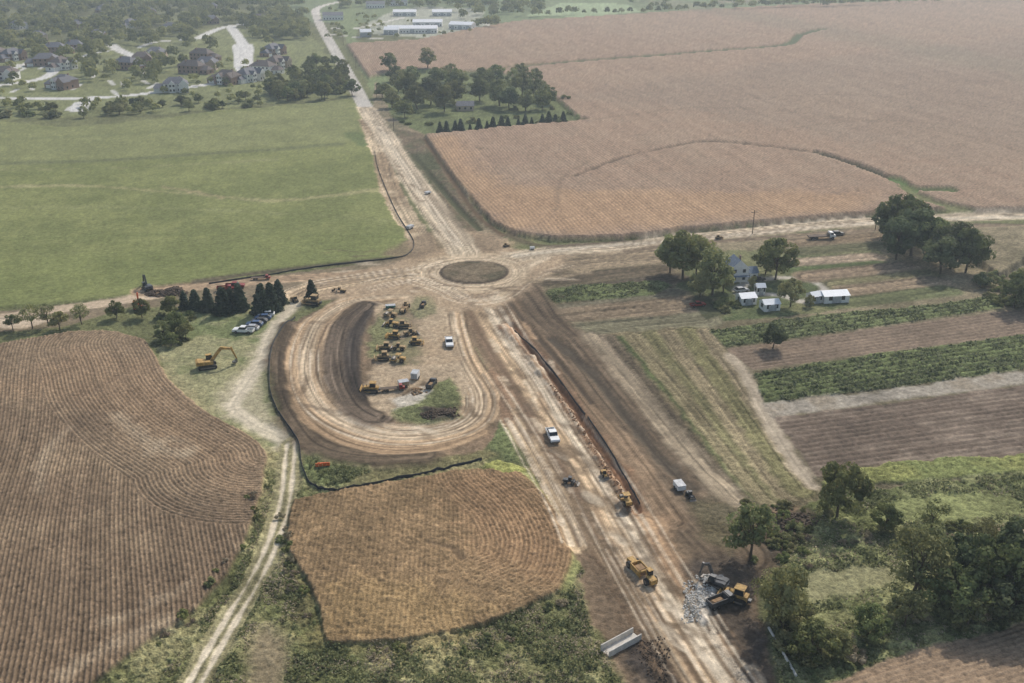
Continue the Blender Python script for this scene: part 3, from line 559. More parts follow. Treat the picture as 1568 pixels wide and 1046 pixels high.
# ---- distant woodland (single mesh)
def wood(name,centres,hmin,hmax,per,mat,seed):
    rg=np.random.default_rng(seed);c=np.array(centres);k=len(c);h=rg.uniform(hmin,hmax,k)
    z0=hsa(c[:,0],c[:,1])
    d=rg.normal(size=(k,per,3));d/=np.linalg.norm(d,axis=2)[:,:,None]
    d[:,:,2]=np.abs(d[:,:,2])*1.0-.35
    rr=(rg.uniform(.6,1.05,(k,per))*(1+.25*rg.normal(size=(k,1))*.4))[:,:,None]
    P=np.empty((k,per,3));w=h*rg.uniform(.36,.50,k)
    ph=rg.uniform(0,6.28,(k,1));l=1+.18*np.sin(np.arctan2(d[:,:,1],d[:,:,0])*3+ph)
    P[:,:,0]=c[:,0,None]+d[:,:,0]*w[:,None]*rr[:,:,0]*l;P[:,:,1]=c[:,1,None]+d[:,:,1]*w[:,None]*rr[:,:,0]*l
    P[:,:,2]=z0[:,None]+h[:,None]*(.48+.5*d[:,:,2]*rr[:,:,0])
    no=d+rg.normal(0,.4,d.shape);no/=np.linalg.norm(no,axis=2)[:,:,None]
    sz=(h[:,None]*.16*rg.uniform(.6,1.4,(k,per)))
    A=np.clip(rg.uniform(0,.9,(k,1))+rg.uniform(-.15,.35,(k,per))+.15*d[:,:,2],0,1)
    Q=quads(P.reshape(-1,3),no.reshape(-1,3),sz.ravel(),rg)
    me=mesh_from(name,Q,np.arange(len(Q)).reshape(-1,4),[mat],[0]*(len(Q)//4),np.repeat(A.ravel(),4))
    o=bpy.data.objects.new(name,me);scene.collection.objects.link(o)
cs=[]
def fill(x0,x1,y0,y1,k,cond=None):
    c=0
    while c<k:
        x=rg.uniform(x0,x1);y=rg.uniform(y0,y1)
        if cond and not cond(x,y): 
            c+=.2;continue
        cs.append(gp(x,y));c+=1
roads_px=[(370,88,30,26),(190,82,26,12),(120,155,34,12),(340,46,24,8),(70,110,40,10),(310,105,24,12),(410,108,26,14),(20,90,30,10)]
def ok(x,y):
    for a,b_,w,h in roads_px:
        if abs(x-a)<w and abs(y-b_)<h: return False
    if x>470 and y>12 and x<500: return False
    return vn(np.array([x/22.]),np.array([y/9.]),8)[0]>.3
fill(-300,470,-40,14,1100,lambda x,y:True)
fill(-300,430,8,44,760,ok); fill(-300,330,36,72,400,ok); fill(385,470,22,62,140)
fill(-300,420,66,128,110,ok);fill(-200,180,60,95,60,ok)
fill(520,760,-6,14,110);fill(470,800,-40,-4,260);fill(700,830,2,30,60,lambda x,y:y<34-(x-700)*.1)
fill(800,2200,-48,-26,600);fill(960,1400,-2,14,40);fill(730,760,30,46,10)
for i in range(70): cs.append(gp(800+i*14+rg.uniform(-4,4),30-i*.42+rg.uniform(-1,1)-4))
wood('distant_woodland',cs,8,14,76,LM['dec'],3)
cs=[]
for (x0,x1,y0,y1,k) in ((0,70,160,180,14),(120,240,158,176,18),(240,430,135,160,16),(0,110,130,148,6),(140,420,95,140,30),(560,740,30,60,16),(545,575,20,60,14),(498,530,0,60,16)): fill(x0,x1,y0,y1,k)
wood('suburb_trees',cs,3.5,7,90,LM['dec'],4)
# ---- weeds (single mesh each)
def weeds(name,polys,hh,size,mat,seed,thr=.45,sc=4.,vmin=.7):
    rg=np.random.default_rng(seed);P=[]
    for pxs,k in polys:
        pts=gps(pxs);a=np.array(pts);mn,mxx=a.min(0),a.max(0)
        x=rg.uniform(mn[0],mxx[0],k);y=rg.uniform(mn[1],mxx[1],k);m=inside(x,y,pts)&(VEG[gidx(x,y)]>vmin);x=x[m];y=y[m]
        f=fbm(x/sc,y/sc,3,seed)
        m=f>thr+rg.normal(0,.04,len(x));x=x[m];y=y[m];f=np.maximum(f[m]-thr,0)
        z=hsa(x,y)+rg.random(len(x))*hh*(.3+2.0*f);P.append(np.stack([x,y,z],1))
    P=np.concatenate(P);no=rg.normal(size=P.shape);no[:,2]=np.abs(no[:,2])+.7;no/=np.linalg.norm(no,axis=1)[:,None]
    Q=quads(P,no,size*rg.uniform(.5,1.5,len(P)),rg);A=np.clip(fbm(P[:,0]/2.2,P[:,1]/2.2,2,seed+3)*1.4-.3+rg.uniform(-.25,.35,len(P)),0,1)
    me=mesh_from(name,Q,np.arange(len(Q)).reshape(-1,4),[mat],[0]*(len(Q)//4),np.repeat(A,4))
    o=bpy.data.objects.new(name,me);scene.collection.objects.link(o)
B1=[(440,700),(470,750),(440,770),(440,850),(490,990),(740,965),(862,905),(900,860),(905,950),(980,1060),(1000,1110),(200,1110),(300,960),(352,900),(385,830),(410,720)]
SE=[(1265,755),(1568,726),(1700,720),(1750,900),(1568,955),(1300,1030),(1200,1060),(1180,1000),(1190,860)]
weeds('weed_foliage',[(B1,120000),(SE,90000),([(470,700),(560,706),(570,722),(520,745),(480,745)],7000)],.8,.28,LM['weed'],11,.5)
weeds('low_green_plants',[([(1085,507),(1200,489),(1525,453),(1535,472),(1300,506),(1112,532)],20000),([(1154,572),(1300,548),(1568,513),(1700,500),(1700,548),(1568,566),(1400,590),(1170,618)],27000),([(828,450),(850,440),(1010,430),(1030,438),(1000,452),(850,465)],6000)],.5,.45,LM['crop'],12,.46,2.5)
weeds('dry_grass_tufts',[(B1,80000),(SE,30000)],.6,.22,LM['dry'],13,.52)
# ------------------------------------------------------------------ mesh builder
class MB:
    def __init__(s): s.v=[];s.f=[];s.m=[];s.mats=[]
    def mi(s,k):
        if k not in s.mats: s.mats.append(k)
        return s.mats.index(k)
    def add(s,vs,fs,mat):
        b0=len(s.v);s.v+= [tuple(v) for v in vs];i=s.mi(mat)
        for f in fs: s.f.append(tuple(b0+j for j in f));s.m.append(i)
    def box(s,c,d,mat,rz=0,ry=0,tx=1,ty=1):
        vs=[]
        for z in(-1,1):
            for x,y in((-1,-1),(1,-1),(1,1),(-1,1)):
                k=(tx,ty) if z>0 else (1,1);vs.append(Vector((x*d[0]/2*k[0],y*d[1]/2*k[1],z*d[2]/2)))
        R=Matrix.Rotation(rz,3,'Z')@Matrix.Rotation(ry,3,'Y');vs=[R@v+Vector(c) for v in vs]
        s.add(vs,[(0,3,2,1),(4,5,6,7),(0,1,5,4),(1,2,6,5),(2,3,7,6),(3,0,4,7)],mat)
    def prism(s,pf,y0,y1,mat):
        k=len(pf);vs=[(x,y0,z) for x,z in pf]+[(x,y1,z) for x,z in pf]
        s.add(vs,[tuple(range(k)),tuple(range(2*k-1,k-1,-1))]+[(i,i+k,(i+1)%k+k,(i+1)%k) for i in range(k)],mat)
    def cyl(s,c,r,L,mat,ax='y',k=14):
        vs=[]
        for e in(-L/2,L/2):
            for i in range(k):
                a=2*math.pi*i/k;p=(r*math.cos(a),r*math.sin(a))
                vs.append({'y':(c[0]+p[0],c[1]+e,c[2]+p[1]),'x':(c[0]+e,c[1]+p[0],c[2]+p[1]),'z':(c[0]+p[0],c[1]+p[1],c[2]+e)}[ax])
        s.add(vs,[tuple(range(k)),tuple(range(2*k-1,k-1,-1))]+[(i,i+k,(i+1)%k+k,(i+1)%k) for i in range(k)],mat)
    def beam(s,p0,p1,w,h0,h1,mat):
        p0=Vector(p0);p1=Vector(p1);d=(p1-p0).normalized();sd=d.cross(Vector((0,0,1)))
        if sd.length<.01: sd=Vector((0,1,0))
        sd.normalize();up=sd.cross(d);vs=[]
        for p,h in((p0,h0),(p1,h1)):
            for a,b_ in((-1,-1),(1,-1),(1,1),(-1,1)): vs.append(p+sd*a*w/2+up*b_*h/2)
        s.add(vs,[(0,3,2,1),(4,5,6,7),(0,1,5,4),(1,2,6,5),(2,3,7,6),(3,0,4,7)],mat)
    def build(s,name,x,y,rz=0,sc=1,z=None):
        me=bpy.data.meshes.new(name);me.from_pydata(s.v,[],s.f);me.update()
        for k in s.mats: me.materials.append(M[k])
        me.polygons.foreach_set('material_index',s.m)
        o=bpy.data.objects.new(name,me);scene.collection.objects.link(o)
        o.location=(x,y,(hs(x,y) if z is None else z)+.02);o.rotation_euler=(0,0,rz);o.scale=(sc,)*3;return o
def head(a,b):
    p=gp(*a);q=gp(*b);return math.atan2(q[1]-p[1],q[0]-p[0])
def place(mb,name,px,py,rz,sc=1):
    x,y=gp(px,py);return mb.build(name,x,y,rz,sc)
def wheels(m,xs,y,r,w=.28):
    for x in xs:
        for s in(-1,1): m.cyl((x,s*y,r),r,w,'black','y');m.cyl((x,s*(y+w*.5),r),r*.5,.05,'steel','y')
def pickup(c='white'):
    m=MB();wheels(m,(1.8,-1.75),.88,.42)
    m.prism([(2.9,.5),(2.95,.95),(2.8,1.12),(1.35,1.25),(-.9,1.25),(-.9,.5)],-.98,.98,c)
    m.prism([(1.3,1.25),(.75,1.85),(-.7,1.88),(-.9,1.25)],-.86,.86,'glass');m.box((-.02,0,1.9),(1.45,1.6,.07),c)
    m.box((-1.9,.93,.95),(2,.1,.7),c);m.box((-1.9,-.93,.95),(2,.1,.7),c);m.box((-2.87,0,.9),(.08,1.9,.6),c);m.box((-1.88,0,.68),(1.95,1.75,.1),'dgrey')
    m.box((2.97,0,.6),(.08,1.9,.22),'steel');m.box((-2.98,0,.55),(.1,1.8,.2),'steel');return m
def car(c):
    m=MB();wheels(m,(1.4,-1.4),.8,.34,.22)
    m.prism([(2.3,.35),(2.35,.7),(2.1,.88),(1.1,1.0),(-2.1,1.02),(-2.35,.8),(-2.3,.35)],-.9,.9,c)
    m.prism([(1.1,1.0),(.45,1.48),(-1.4,1.5),(-2.1,1.02)],-.78,.78,'glass');m.box((-.5,0,1.51),(1.8,1.4,.06),c);return m
def tracks(m,L,y,r,w,mat='black'):
    for s in(-1,1):
        pf=[(L/2-r+r*math.cos(a),r+r*math.sin(a)) for a in np.linspace(-math.pi/2,math.pi/2,7)]+[(-L/2+r+r*math.cos(a),r+r*math.sin(a)) for a in np.linspace(math.pi/2,3*math.pi/2,7)]
        m.prism(pf,s*y-w/2,s*y+w/2,mat);m.box((0,s*y,r),(L-2*r,w+.06,r*.6),'steel')
def excavator(c='yellow',reach=1.):
    m=MB();tracks(m,4.6,1.25,.5,.6);m.cyl((0,0,1.1),.9,.3,'dgrey','z');
    m.prism([(1.5,1.25),(1.5,1.9),(-2.2,2.3),(-2.7,2.1),(-2.7,1.25)],-1.4,.2,c);m.prism([(1.2,1.25),(1.2,1.7),(-2.2,2.2),(-2.7,2.0),(-2.7,1.25)],.2,1.4,c)
    m.prism([(1.7,1.3),(1.6,2.3),(1.2,3.1),(-.1,3.1),(-.1,1.3)],.5,1.45,'glass');m.box((.55,.97,3.13),(1.5,1.05,.1),c)
    m.beam((1,-.2,1.8),(3.6*reach,-.2,4.9),.5,.6,.75,c);m.beam((3.4*reach,-.2,4.95),(6.0*reach,-.2,4.4),.5,.75,.45,c)
    m.beam((5.8*reach,-.2,4.8),(6.9*reach,-.2,1.6),.4,.6,.35,c)
    x=6.9*reach;m.prism([(x+.1,1.7),(x+.2,.8),(x-.5,.3),(x-1.2,.6),(x-.9,.9),(x-.4,.9),(x-.1,1.5)],-.75,.35,'steel')
    m.beam((1.4,-.2,1.5),(2.9*reach,-.2,3.6),.16,.16,.16,'steel');return m
def bulldozer(c='yellow'):
    m=MB();tracks(m,4.0,1.05,.55,.55);m.prism([(2.1,.7),(2.1,1.7),(.3,1.85),(.3,.7)],-.65,.65,c)
    m.box((-.9,0,1.2),(2.2,1.5,1.0),c);m.prism([(.4,1.7),(.25,2.9),(-1.2,2.9),(-1.3,1.7)],-.75,.75,'glass');m.box((-.5,0,2.97),(1.9,1.75,.14),c)
    m.box((1.3,.3,2.1),(.14,.14,.7),'black');m.beam((0,1.45,.6),(2.8,1.45,.6),.16,.25,.25,c);m.beam((0,-1.45,.6),(2.8,-1.45,.6),.16,.25,.25,c)
    m.prism([(2.75,.15),(2.95,.1),(3.0,.5),(2.92,.9),(3.1,1.4),(2.95,1.4),(2.75,.9)],-1.75,1.75,c)
    m.box((-2.3,0,.8),(.6,.8,.5),'dgrey');return m
def loader(c='yellow'):
    m=MB();wheels(m,(1.5,-1.5),1.05,.75,.5);m.prism([(-.2,.9),(-.2,1.9),(-2.6,1.8),(-2.8,.9)],-.85,.85,c);m.prism([(.9,1.1),(.75,3.0),(-.4,3.0),(-.4,1.1)],-.7,.7,'glass');m.box((.2,0,3.05),(1.4,1.5,.1),c)
    m.box((1.5,0,1.1),(1.4,.9,.6),c);m.beam((1.2,.6,1.7),(3.2,.6,.6),.2,.35,.3,c);m.beam((1.2,-.6,1.7),(3.2,-.6,.6),.2,.35,.3,c)
    m.prism([(3.0,.2),(4.1,.15),(3.4,.5),(3.2,1.2),(2.95,1.1)],-1.4,1.4,'steel');return m
def scraper(c='yellow'):
    m=MB();wheels(m,(3.8,-3.6),1.15,.9,.65);m.prism([(5.4,.8),(5.3,1.9),(3.2,2.1),(3.2,.8)],-.9,.9,c);m.prism([(3.5,2.0),(3.3,3.2),(2.2,3.2),(2.2,1.6)],-.2,.9,'glass');m.box((2.8,.35,3.27),(1.4,1.3,.1),c)
    m.beam((3.0,0,1.6),(1.6,0,2.5),.6,.6,.5,c);m.beam((1.7,-1.3,2.4),(1.7,1.3,2.4),.4,.4,.4,c)
    for s in(-1,1):
        m.beam((1.7,s*1.35,2.4),(-.3,s*1.5,1.0),.25,.5,.4,c);m.prism([(1.4,.5),(1.2,1.9),(-2.6,2.1),(-2.8,.6)],s*1.3-.12,s*1.3+.12,c)
    m.box((-.8,0,.62),(3.6,2.4,.2),'dirt');m.box((-.7,0,1.3),(3.0,2.35,1.1),'dirt',tx=.7,ty=.8);m.box((-2.8,0,1.3),(.3,2.5,1.4),c);m.prism([(-2.9,.9),(-2.9,1.9),(-5.2,1.8),(-5.3,.9)],-.8,.8,c);return m
def grader(c='yellow'):
    m=MB();wheels(m,(4.2,-1.6,-3.1),1.0,.65,.42);m.prism([(-.6,.9),(-.6,1.9),(-3.9,1.8),(-4.1,.9)],-.6,.6,c);m.prism([(.7,1.1),(.6,3.0),(-.7,3.0),(-.6,1.1)],-.75,.75,'glass');m.box((0,0,3.06),(1.6,1.7,.12),c)
    m.beam((.5,0,1.7),(3.2,0,1.9),.35,.4,.4,c);m.beam((3.1,0,2.0),(4.4,0,.9),.35,.45,.4,c);m.box((4.2,0,.7),(.3,2.0,.25),c);m.cyl((1.9,0,1.0),.75,.15,'steel','z');m.box((1.9,0,.5),(.2,3.6,.65),'steel',rz=.5);m.box((-4.15,0,1.1),(.3,1.5,.6),'black');return m
def roller(c='yellow'):
    m=MB();m.cyl((1.6,0,.75),.75,2.0,'steel','y',20);wheels(m,(-1.3,),.85,.7,.45);m.box((1.6,1.12,.8),(2.0,.14,.35),c);m.box((1.6,-1.12,.8),(2.0,.14,.35),c);m.box((.5,0,.9),(.3,2.2,.5),c);m.prism([(-.3,.9),(-.4,1.7),(-2.3,1.6),(-2.4,.8)],-.75,.75,c)
    for a in(-.9,.4):
        for s in(-.7,.7): m.box((a+.1,s,2.1),(.08,.08,1.1),'black')
    m.box((-.15,0,2.68),(1.7,1.7,.1),c);m.box((-.1,0,1.45),(.6,.6,.6),'black');return m
def dumptruck(c='red',bed='dgrey'):
    m=MB();wheels(m,(3.0,-1.6,-2.9),1.0,.52,.4);m.box((0,0,.85),(7.4,.9,.3),'black');m.prism([(4.2,.7),(4.2,1.5),(2.9,1.7),(2.9,.7)],-.95,.95,c);m.prism([(2.9,.8),(2.8,2.6),(1.5,2.7),(1.5,.8)],-1.15,1.15,c);m.prism([(2.96,1.65),(2.88,2.4),(1.9,2.4),(1.9,1.65)],-1.17,1.17,'glass')
    for s in(-1,1): m.box((-1.3,s*1.2,1.7),(4.8,.1,1.2),bed)
    m.box((1.15,0,1.9),(.1,2.5,1.6),bed);m.box((-3.7,0,1.7),(.1,2.5,1.2),bed);m.box((-1.3,0,1.15),(4.8,2.35,.12),bed);m.box((-1.3,0,1.6),(4.2,2.1,.7),'dirt',tx=.6,ty=.5);return m
def flatbed(c='red'):
    m=MB();wheels(m,(3.6,-2.2,-3.5),1.0,.5,.4);m.prism([(4.8,.7),(4.7,1.5),(3.8,1.7),(3.7,2.5),(2.5,2.6),(2.5,.7)],-1.1,1.1,c);m.prism([(3.85,1.7),(3.73,2.35),(2.9,2.35),(2.9,1.7)],-1.13,1.13,'glass');m.box((-1.4,0,1.15),(7.4,2.4,.22),'wood');m.box((2.2,0,1.7),(.1,2.3,1.1),'steel');m.box((-1.4,0,.85),(7,.8,.3),'black');return m
def trailer(c='white',L=5,Hh=2.2):
    m=MB();wheels(m,(-.5,.5),1.05,.4,.25);m.box((0,0,.5+Hh/2),(L,2.1,Hh),c);m.box((0,0,.55+Hh),(L+.1,2.2,.08),'silver');m.beam((L/2,0,.5),(L/2+1.2,0,.5),.12,.12,.12,'steel');m.box((-L/2-.03,0,.5+Hh/2),(.05,1.8,Hh*.85),'silver');return m
SR=head((765,520),(975,850))
place(pickup(),'pickup_truck',846,671,head((835,645),(858,692)));place(pickup(),'pickup_truck',688,528,head((684,500),(692,545)))
for i,(x,y,c) in enumerate([(373,509,'white'),(384,504,'silver'),(390,499,'blue'),(397,494,'dgrey'),(403,489,'blue'),(408,484,'white')]):
    (place(pickup(c),'parked_pickup_truck',x,y,math.pi-.1+.05*i) if i in(0,) else place(car(c),'parked_car',x,y,math.pi-.15+.06*i))
place(excavator(reach=1.05),'excavator',318,563,.35)
place(excavator('orange',.8),'excavator',212,474,1.9,.8);place(excavator('dgrey',.7),'excavator',226,444,2.2,.8)
place(bulldozer('dusty'),'bulldozer',480,466,2.9);place(bulldozer('dusty'),'bulldozer',452,462,2.0,.6)
place(grader('dusty'),'motor_grader',520,447,2.8,.5)
YM=[('scraper',620,475,1.4,.6,'dusty'),('wheel_loader',600,500,3.0,.7,'yellow'),('bulldozer',618,502,.1,.75,'dusty'),('bulldozer',604,518,2.9,.75,'yellow'),('wheel_loader',628,513,.3,.65,'dusty'),('bulldozer',637,527,.0,.7,'yellow'),('bulldozer',590,536,3.1,.75,'dusty'),('wheel_loader',611,536,3.0,.65,'dusty'),('bulldozer',587,551,3.3,.75,'dusty'),('roller',610,554,3.0,.8,'yellow'),('roller',598,485,2.8,.8,'dusty')]
BF={'scraper':scraper,'wheel_loader':loader,'bulldozer':bulldozer,'roller':roller,'motor_grader':grader}
for nme,x,y,r,s,c in YM: place(BF[nme](c),nme,x,y,r,s)
place(bulldozer(),'bulldozer',569,600,3.1,.85);place(flatbed('red'),'flatbed_truck',602,598,.2,.6);place(trailer('white',3,1.8),'box_trailer',636,580,1.4,.8);place(dumptruck('dgrey','dgrey'),'dump_truck',661,592,1.3,.6);place(trailer('tan',3,1.4),'equipment_trailer',618,592,.4,.8)
place(trailer('green',4,.8),'pipe_trailer',598,472,.2,.7);place(dumptruck('dgrey'),'dump_truck',648,470,1.4,.5)
place(dumptruck('red','red'),'dump_truck',345,445,.2,.65);place(flatbed('red'),'flatbed_truck',400,428,.1,.6);place(pickup('red'),'pickup_truck',360,441,.1)
place(scraper(),'scraper',982,880,SR+.2,.74);place(roller(),'roller',958,775,SR+math.pi,.8)
place(loader(),'skid_loader',925,730,SR,.45);place(loader('dgrey'),'skid_loader',872,740,SR+1,.5)
place(bulldozer(),'bulldozer',1128,918,2.6,.95);place(dumptruck('dgrey','dgrey'),'dump_truck',1104,926,.5,.7)
place(excavator('dgrey',.65),'excavator',1096,900,2.5,.7)
place(trailer('white',3.2,1.2),'box_trailer',1040,750,SR,.8);place(loader('dgrey'),'skid_loader',1056,762,SR,.45)
place(flatbed('white'),'flatbed_truck',1258,366,.1,1.0);place(car('dgrey'),'parked_car',1282,360,.1);place(bulldozer('dusty'),'bulldozer',1100,366,.2,.5)
place(bulldozer('dusty'),'bulldozer',775,378,.2,.45);place(trailer('white',4,1.2),'equipment_trailer',628,350,1,.7)
place(car('silver'),'parked_car',1135,447,.3);place(car('dgrey'),'parked_car',1160,430,.3);place(pickup('red'),'pickup_truck',1068,470,.3,.8);place(trailer('white',3,1.2),'equipment_trailer',815,382,.1,.5);place(trailer('white',3.5,.8),'equipment_trailer',655,297,.8,.7)
m=MB()
for i in range(4): m.box((i*1.1-1.6,.1*i,.55),(.9,.5,1.0),'orange',ty=.5);
m.box((0,1.2,.3),(3,.3,.5),'orange');place(m,'orange_barrier',494,716,.1,.7)
m=MB();m.box((0,0,.15),(8,2.4,.3),'conc')
for s in(-1,1): m.box((0,s*1.1,.85),(8,.2,1.1),'conc')
place(m,'concrete_culvert',951,988,head((925,997),(978,968)),.85)
m=MB();m.cyl((0,0,.3),.22,11,'conc','x',12);place(m,'drain_pipe',1197,1000,head((1178,965),(1218,1035)))
def rocks(name,px,py,rad,hh,cnt,mat,seed,smin=.2,smax=.55,asp=1):
    rr=random.Random(seed);m=MB();x0,y0=gp(px,py);zb=hs(x0,y0)
    def lump(c,s):
        vs=[]
        for z,k in((-.5,.7),(.1,1.),(.55,.6)):
            for i in range(6):
                a=i*math.pi/3+rr.uniform(-.3,.3);q=k*s*rr.uniform(.75,1.2);vs.append((c[0]+q*math.cos(a),c[1]+q*math.sin(a),c[2]+z*s*rr.uniform(.8,1.2)))
        fs=[tuple(range(5,-1,-1)),(12,13,14,15,16,17)]
        for l in(0,6): fs+=[(l+i,l+(i+1)%6,l+6+(i+1)%6,l+6+i) for i in range(6)]
        m.add(vs,fs,mat)
    for i in range(cnt):
        a=rr.uniform(0,6.28);r=rad*math.sqrt(rr.random())*(1+.3*math.sin(3*a+seed));lx,ly=r*math.cos(a),r*math.sin(a)*asp;lump((lx,ly,hs(x0+lx,y0+ly)-zb+hh*max(0,1-(r/rad)**1.3)+.02),rr.uniform(smin,smax)*rr.uniform(.6,1))
    m.build(name,x0,y0,0)
rocks('rock_pile',1090,893,2.4,.7,420,'rock',1,.08,.25);rocks('rock_pile',1068,918,2.8,.5,460,'rock',2,.08,.25,asp=1.5);rocks('rock_pile',1058,945,1.6,.2,120,'rock',3,.08,.2)
rocks('topsoil_pile',686,634,2.6,.6,200,'soilp',4,.15,.45);rocks('topsoil_pile',658,638,2.2,.3,120,'soilp',5,.15,.4);rocks('topsoil_pile',1000,1010,2.6,.3,200,'soilp',6,.08,.25,2.2);rocks('brush_pile',1215,800,4,.8,260,'soilp',7,.15,.5)
rocks('dirt_pile',640,600,1.8,.5,80,'dirt',8,.15,.4);rocks('topsoil_pile',265,448,4,1.2,240,'soilp',9,.2,.6);rocks('topsoil_pile',240,450,3,1.0,180,'soilp',10,.2,.6)
def clods(name,pxl,off,spread,cnt,mat,seed,smin,smax):
    rr=random.Random(seed);m=MB();pts=smooth(offset(pxl,off),False,8);x0,y0=pts[0];zb=hs(x0,y0)
    for i in range(cnt):
        j=rr.randrange(len(pts)-1);t=rr.random();p=(pts[j][0]*(1-t)+pts[j+1][0]*t,pts[j][1]*(1-t)+pts[j+1][1]*t);x=p[0]+rr.gauss(0,spread);y=p[1]+rr.gauss(0,spread);s=rr.uniform(smin,smax)
        m.box((x-x0,y-y0,hs(x,y)-zb+s*.15),(s*rr.uniform(.7,1.5),s,s*.6),mat,rz=rr.uniform(0,3),ry=rr.uniform(-.4,.4),tx=.5,ty=.55)
    m.build(name,x0,y0,0,1,zb-.02)
clods('trench_spoil',TR[2:],-1.0,.5,420,'spoil',3,.1,.4)
def fence(px,name='silt_fence',h=.55):
    pts=smooth(gps(px),False,6);V=[];Fq=[]
    for i,(x,y) in enumerate(pts):
        a=pts[max(i-1,0)];b_=pts[min(i+1,len(pts)-1)];L=math.hypot(b_[0]-a[0],b_[1]-a[1])+1e-6;nx,ny=-(b_[1]-a[1])/L*.10,(b_[0]-a[0])/L*.10;z=hs(x,y)
        hh=h*random.uniform(.8,1.15)
        V+=[(x-nx,y-ny,z-.3),(x-nx*.4,y-ny*.4,z+hh),(x+nx*.4,y+ny*.4,z+hh),(x+nx,y+ny,z-.3)]
        if i:
            k=i*4-4;Fq+=[(k,k+4,k+5,k+1),(k+1,k+5,k+6,k+2),(k+2,k+6,k+7,k+3)]
    me=mesh_from(name,V,Fq,[M['fence'],M['wood']],[0]*len(Fq));o=bpy.data.objects.new(name,me);scene.collection.objects.link(o)
fence([(574,232),(578,255),(592,292),(608,327),(626,356),(634,374),(626,389),(600,397),(500,408),(400,423),(320,435)],h=.45)
fence([(452,486),(430,508),(417,535),(413,565),(414,600),(426,632),(440,655),(457,680),(461,705),(466,725),(480,745),(510,752),(560,744),(620,733),(680,720),(738,706)],h=.55)
fence([(788,503),(826,543),(864,592),(896,636)],h=.4);fence([(900,640),(932,688),(960,735),(980,772)],h=.45)
def pole(px,py,h=11):
    m=MB();m.cyl((0,0,h/2-.3),.14,h,'wood','z',8);m.box((0,0,h-1.1),(2.4,.14,.16),'wood')
    for a in(-1,0,1): m.cyl((a,0,h-.9),.06,.25,'silver','z',6)
    place(m,'utility_pole',px,py,.2)
for p in [(1152,358),(603,200),(577,150),(1340,352),(545,105),(526,70)]: pole(*p,9)
# ------------------------------------------------------------------ buildings
def gable(m,c,w,d,hw,hr,wall,roof,ov=.4,along='x',hip=0.):
    x0,y0=c
    m.box((x0,y0,hw/2),(w,d,hw),wall)
    if along=='x': W2,D2=w/2+ov,d/2+ov;f=lambda a,b_:(x0+a,y0+b_)
    else: W2,D2=d/2+ov,w/2+ov;f=lambda a,b_:(x0+b_,y0+a)
    rx=W2-hip*D2
    vs=[(*f(-W2,-D2),hw-.05),(*f(W2,-D2),hw-.05),(*f(W2,D2),hw-.05),(*f(-W2,D2),hw-.05),(*f(-rx,0),hw+hr),(*f(rx,0),hw+hr)]
    fs=[(0,1,5,4),(2,3,4,5),(0,3,2,1)]
    if hip>0: fs+=[(1,2,5),(3,0,4)]
    m.add(vs,fs,roof)
    if hip<=0:   # gable end walls in wall material
        m.add([vs[1],vs[2],vs[5],vs[3],vs[0],vs[4]],[(0,1,2),(3,4,5)],wall)
    k=max(2,int(w/3))
    for i in range(k):
        xx=x0-w/2+(i+.5)*w/k
        for s in(-1,1):
            m.box((xx,y0+s*(d/2+.03),1.6),(1.1,.08,1.3),'glass')
            if hw>5: m.box((xx,y0+s*(d/2+.03),4.4),(1.1,.08,1.3),'glass')
    for s in(-1,1): m.box((x0+s*(w/2+.03),y0,1.6),(.08,1.2,1.3),'glass')
def suburb(i):
    r=random.Random(i);m=MB();wall=r.choice(['brick','brick','tanwall','siding']);roof=r.choice(['roofg','roofb','roofg']);w=r.uniform(13,18);d=r.uniform(9,12)
    gable(m,(0,0),w,d,5.6,3.6,wall,roof,hip=.8);gable(m,(w*.33,-d*.45),6,6,5.0,3.2,wall,roof,along='y');gable(m,(-w/2-2.5,-1),7,8,3,2.6,wall,roof,hip=.5)
    if r.random()>.4: gable(m,(-w*.15,-d*.5),4,4,5.2,2.4,'siding',roof,along='y')
    m.box((w*.2,1.5,8.2),(.9,.9,2.6),'brick');m.box((-w/2-2.5,-5.05,1.2),(4.5,.1,2.2),'siding');return m
for i,(x,y) in enumerate([(95,106),(72,100),(100,135),(195,106),(218,98),(240,90),(310,92),(318,106),(295,112),(270,140),(350,128),(380,124),(404,112),(424,104),(418,84),(20,92),(-8,88),(8,122),(85,82),(115,78),(-40,100),(-45,130),(150,60),(60,62),(262,48),(200,42),(120,44),(30,44),(325,36),(400,34),(-60,60),(90,28),(230,24),(160,18),(325,16)]):
    place(suburb(i),'suburban_house',x,y,random.Random(i+50).choice([0,.3,-.4,1.2,2.8,3.3]),1.0 if y>75 else .95)
m=MB();gable(m,(0,0),7,7,5.2,3.4,'siding','roofbl',along='y');gable(m,(5,0),5,5,3,1.8,'siding','roofbl');m.box((0,-4.4,2.6),(6.5,1.6,.12),'roofbl');
for a in(-3,0,3): m.box((a,-5.0,1.3),(.14,.14,2.6),'white')
m.box((1.5,1,8.0),(.6,.6,1.8),'brick');place(m,'farmhouse',1126,428,.15,.85)
for x,y,w,d,r in ((1142,463,4.8,4.4,.2),(1178,473,4.8,3.8,.2),(1275,460,7.8,5,.15),(1246,462,3.4,3.4,.4),(1163,449,2.6,2.6,.1)):
    m=MB();gable(m,(0,0),w,d,2.3,1.0,'siding','roofw',.2);m.box((0,-d/2-.08,1.0),(min(2.8,w*.5),.1,1.9),'silver');place(m,'garage' if w>4.5 else 'garden_shed',x,y,r)
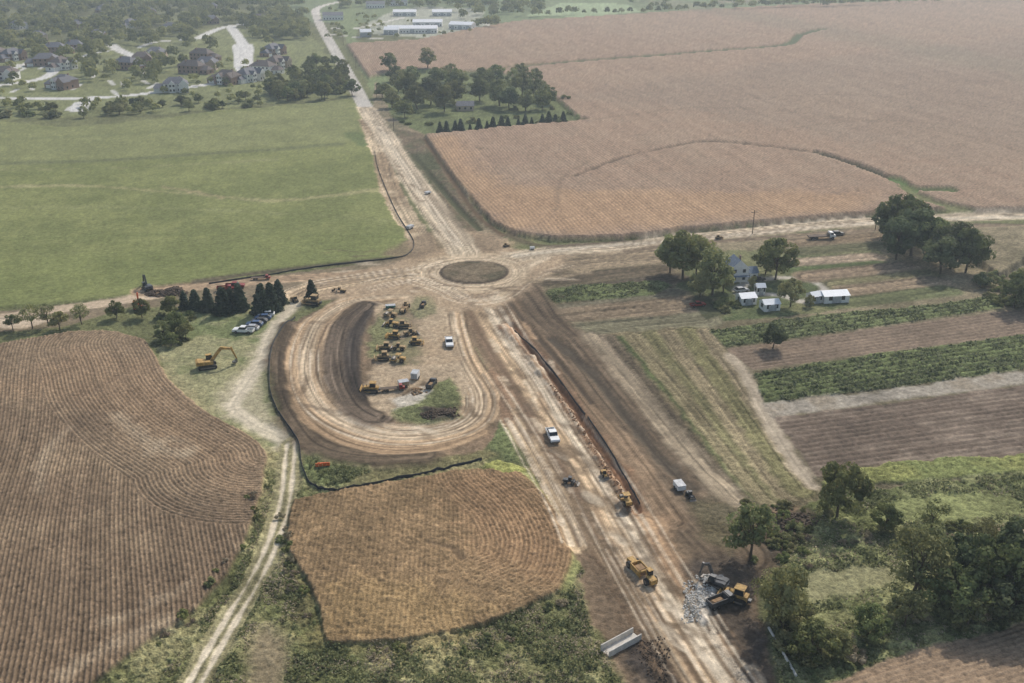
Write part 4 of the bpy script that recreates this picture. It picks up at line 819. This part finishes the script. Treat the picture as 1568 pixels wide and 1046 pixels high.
for x,y,w,d,r in ((632,50,48,15,.02),(655,40,30,14,.02),(708,44,24,14,-.3),(620,24,26,14,.05),(677,24,22,14,.05),(600,52,14,12,0),(560,56,10,10,.2)):
    m=MB();gable(m,(0,0),w,d,4.5,2.4,'siding','roofw',.3);
    for k in range(3): m.box((-w/3+k*w/3,-d/2-.1,1.8),(3.6,.12,3.4),'silver')
    place(m,'white_metal_barn',x,y,r)
for x,y in ((575,12),(610,8),(510,30)): 
    m=MB();gable(m,(0,0),22,14,5,3,'siding','roofg',.3);place(m,'farm_building',x,y,.2)
m=MB();gable(m,(0,0),10,8,3.0,2.2,'tanwall','roofg');place(m,'farmhouse',712,168,.1)
# ------------------------------------------------------------------ haze (thin real air volume)
bpy.ops.mesh.primitive_cube_add(size=1,location=(0,4000,120));hz=bpy.context.object;hz.name='haze';hz.scale=(14000,13000,250)
m=bpy.data.materials.new('haze_air');m.use_nodes=True;nt=m.node_tree;nt.nodes.clear();o=nt.nodes.new('ShaderNodeOutputMaterial');v=nt.nodes.new('ShaderNodeVolumeScatter');v.inputs['Color'].default_value=(.78,.91,1,1);v.inputs['Density'].default_value=.00024;v.inputs['Anisotropy'].default_value=.3
nt.links.new(v.outputs[0],o.inputs['Volume']);hz.data.materials.append(m)
# ------------------------------------------------------------------ light
el,az=math.radians(42),math.radians(28)
S=Vector((math.sin(az)*math.cos(el),math.cos(az)*math.cos(el),math.sin(el)))
sl=bpy.data.lights.new('sun','SUN');sl.energy=3.0;sl.angle=math.radians(.8);sl.color=(1,.965,.91);so=bpy.data.objects.new('sun',sl);so.rotation_euler=S.to_track_quat('Z','Y').to_euler();so.location=(0,0,300);scene.collection.objects.link(so)
w=bpy.data.worlds.new('World');scene.world=w;w.use_nodes=True;nt=w.node_tree;bg=nt.nodes['Background'];sk=nt.nodes.new('ShaderNodeTexSky');sk.sky_type='NISHITA';sk.sun_disc=False;sk.sun_elevation=el;sk.sun_rotation=az;sk.air_density=1.2;sk.dust_density=2.5
nt.links.new(sk.outputs[0],bg.inputs[0]);bg.inputs[1].default_value=.145
scene.view_settings.view_transform='Standard';scene.view_settings.look='None';scene.view_settings.exposure=0
cam=bpy.data.cameras.new('camera');cam.lens=35*1524/(1568*35/36);cam.sensor_width=36;cam.clip_end=30000;cam.clip_start=.5
co=bpy.data.objects.new('camera',cam);co.location=(0,0,CAM_H);co.rotation_euler=(math.pi/2-PITCH,0,0);scene.collection.objects.link(co);scene.camera=co
print('verts',n)
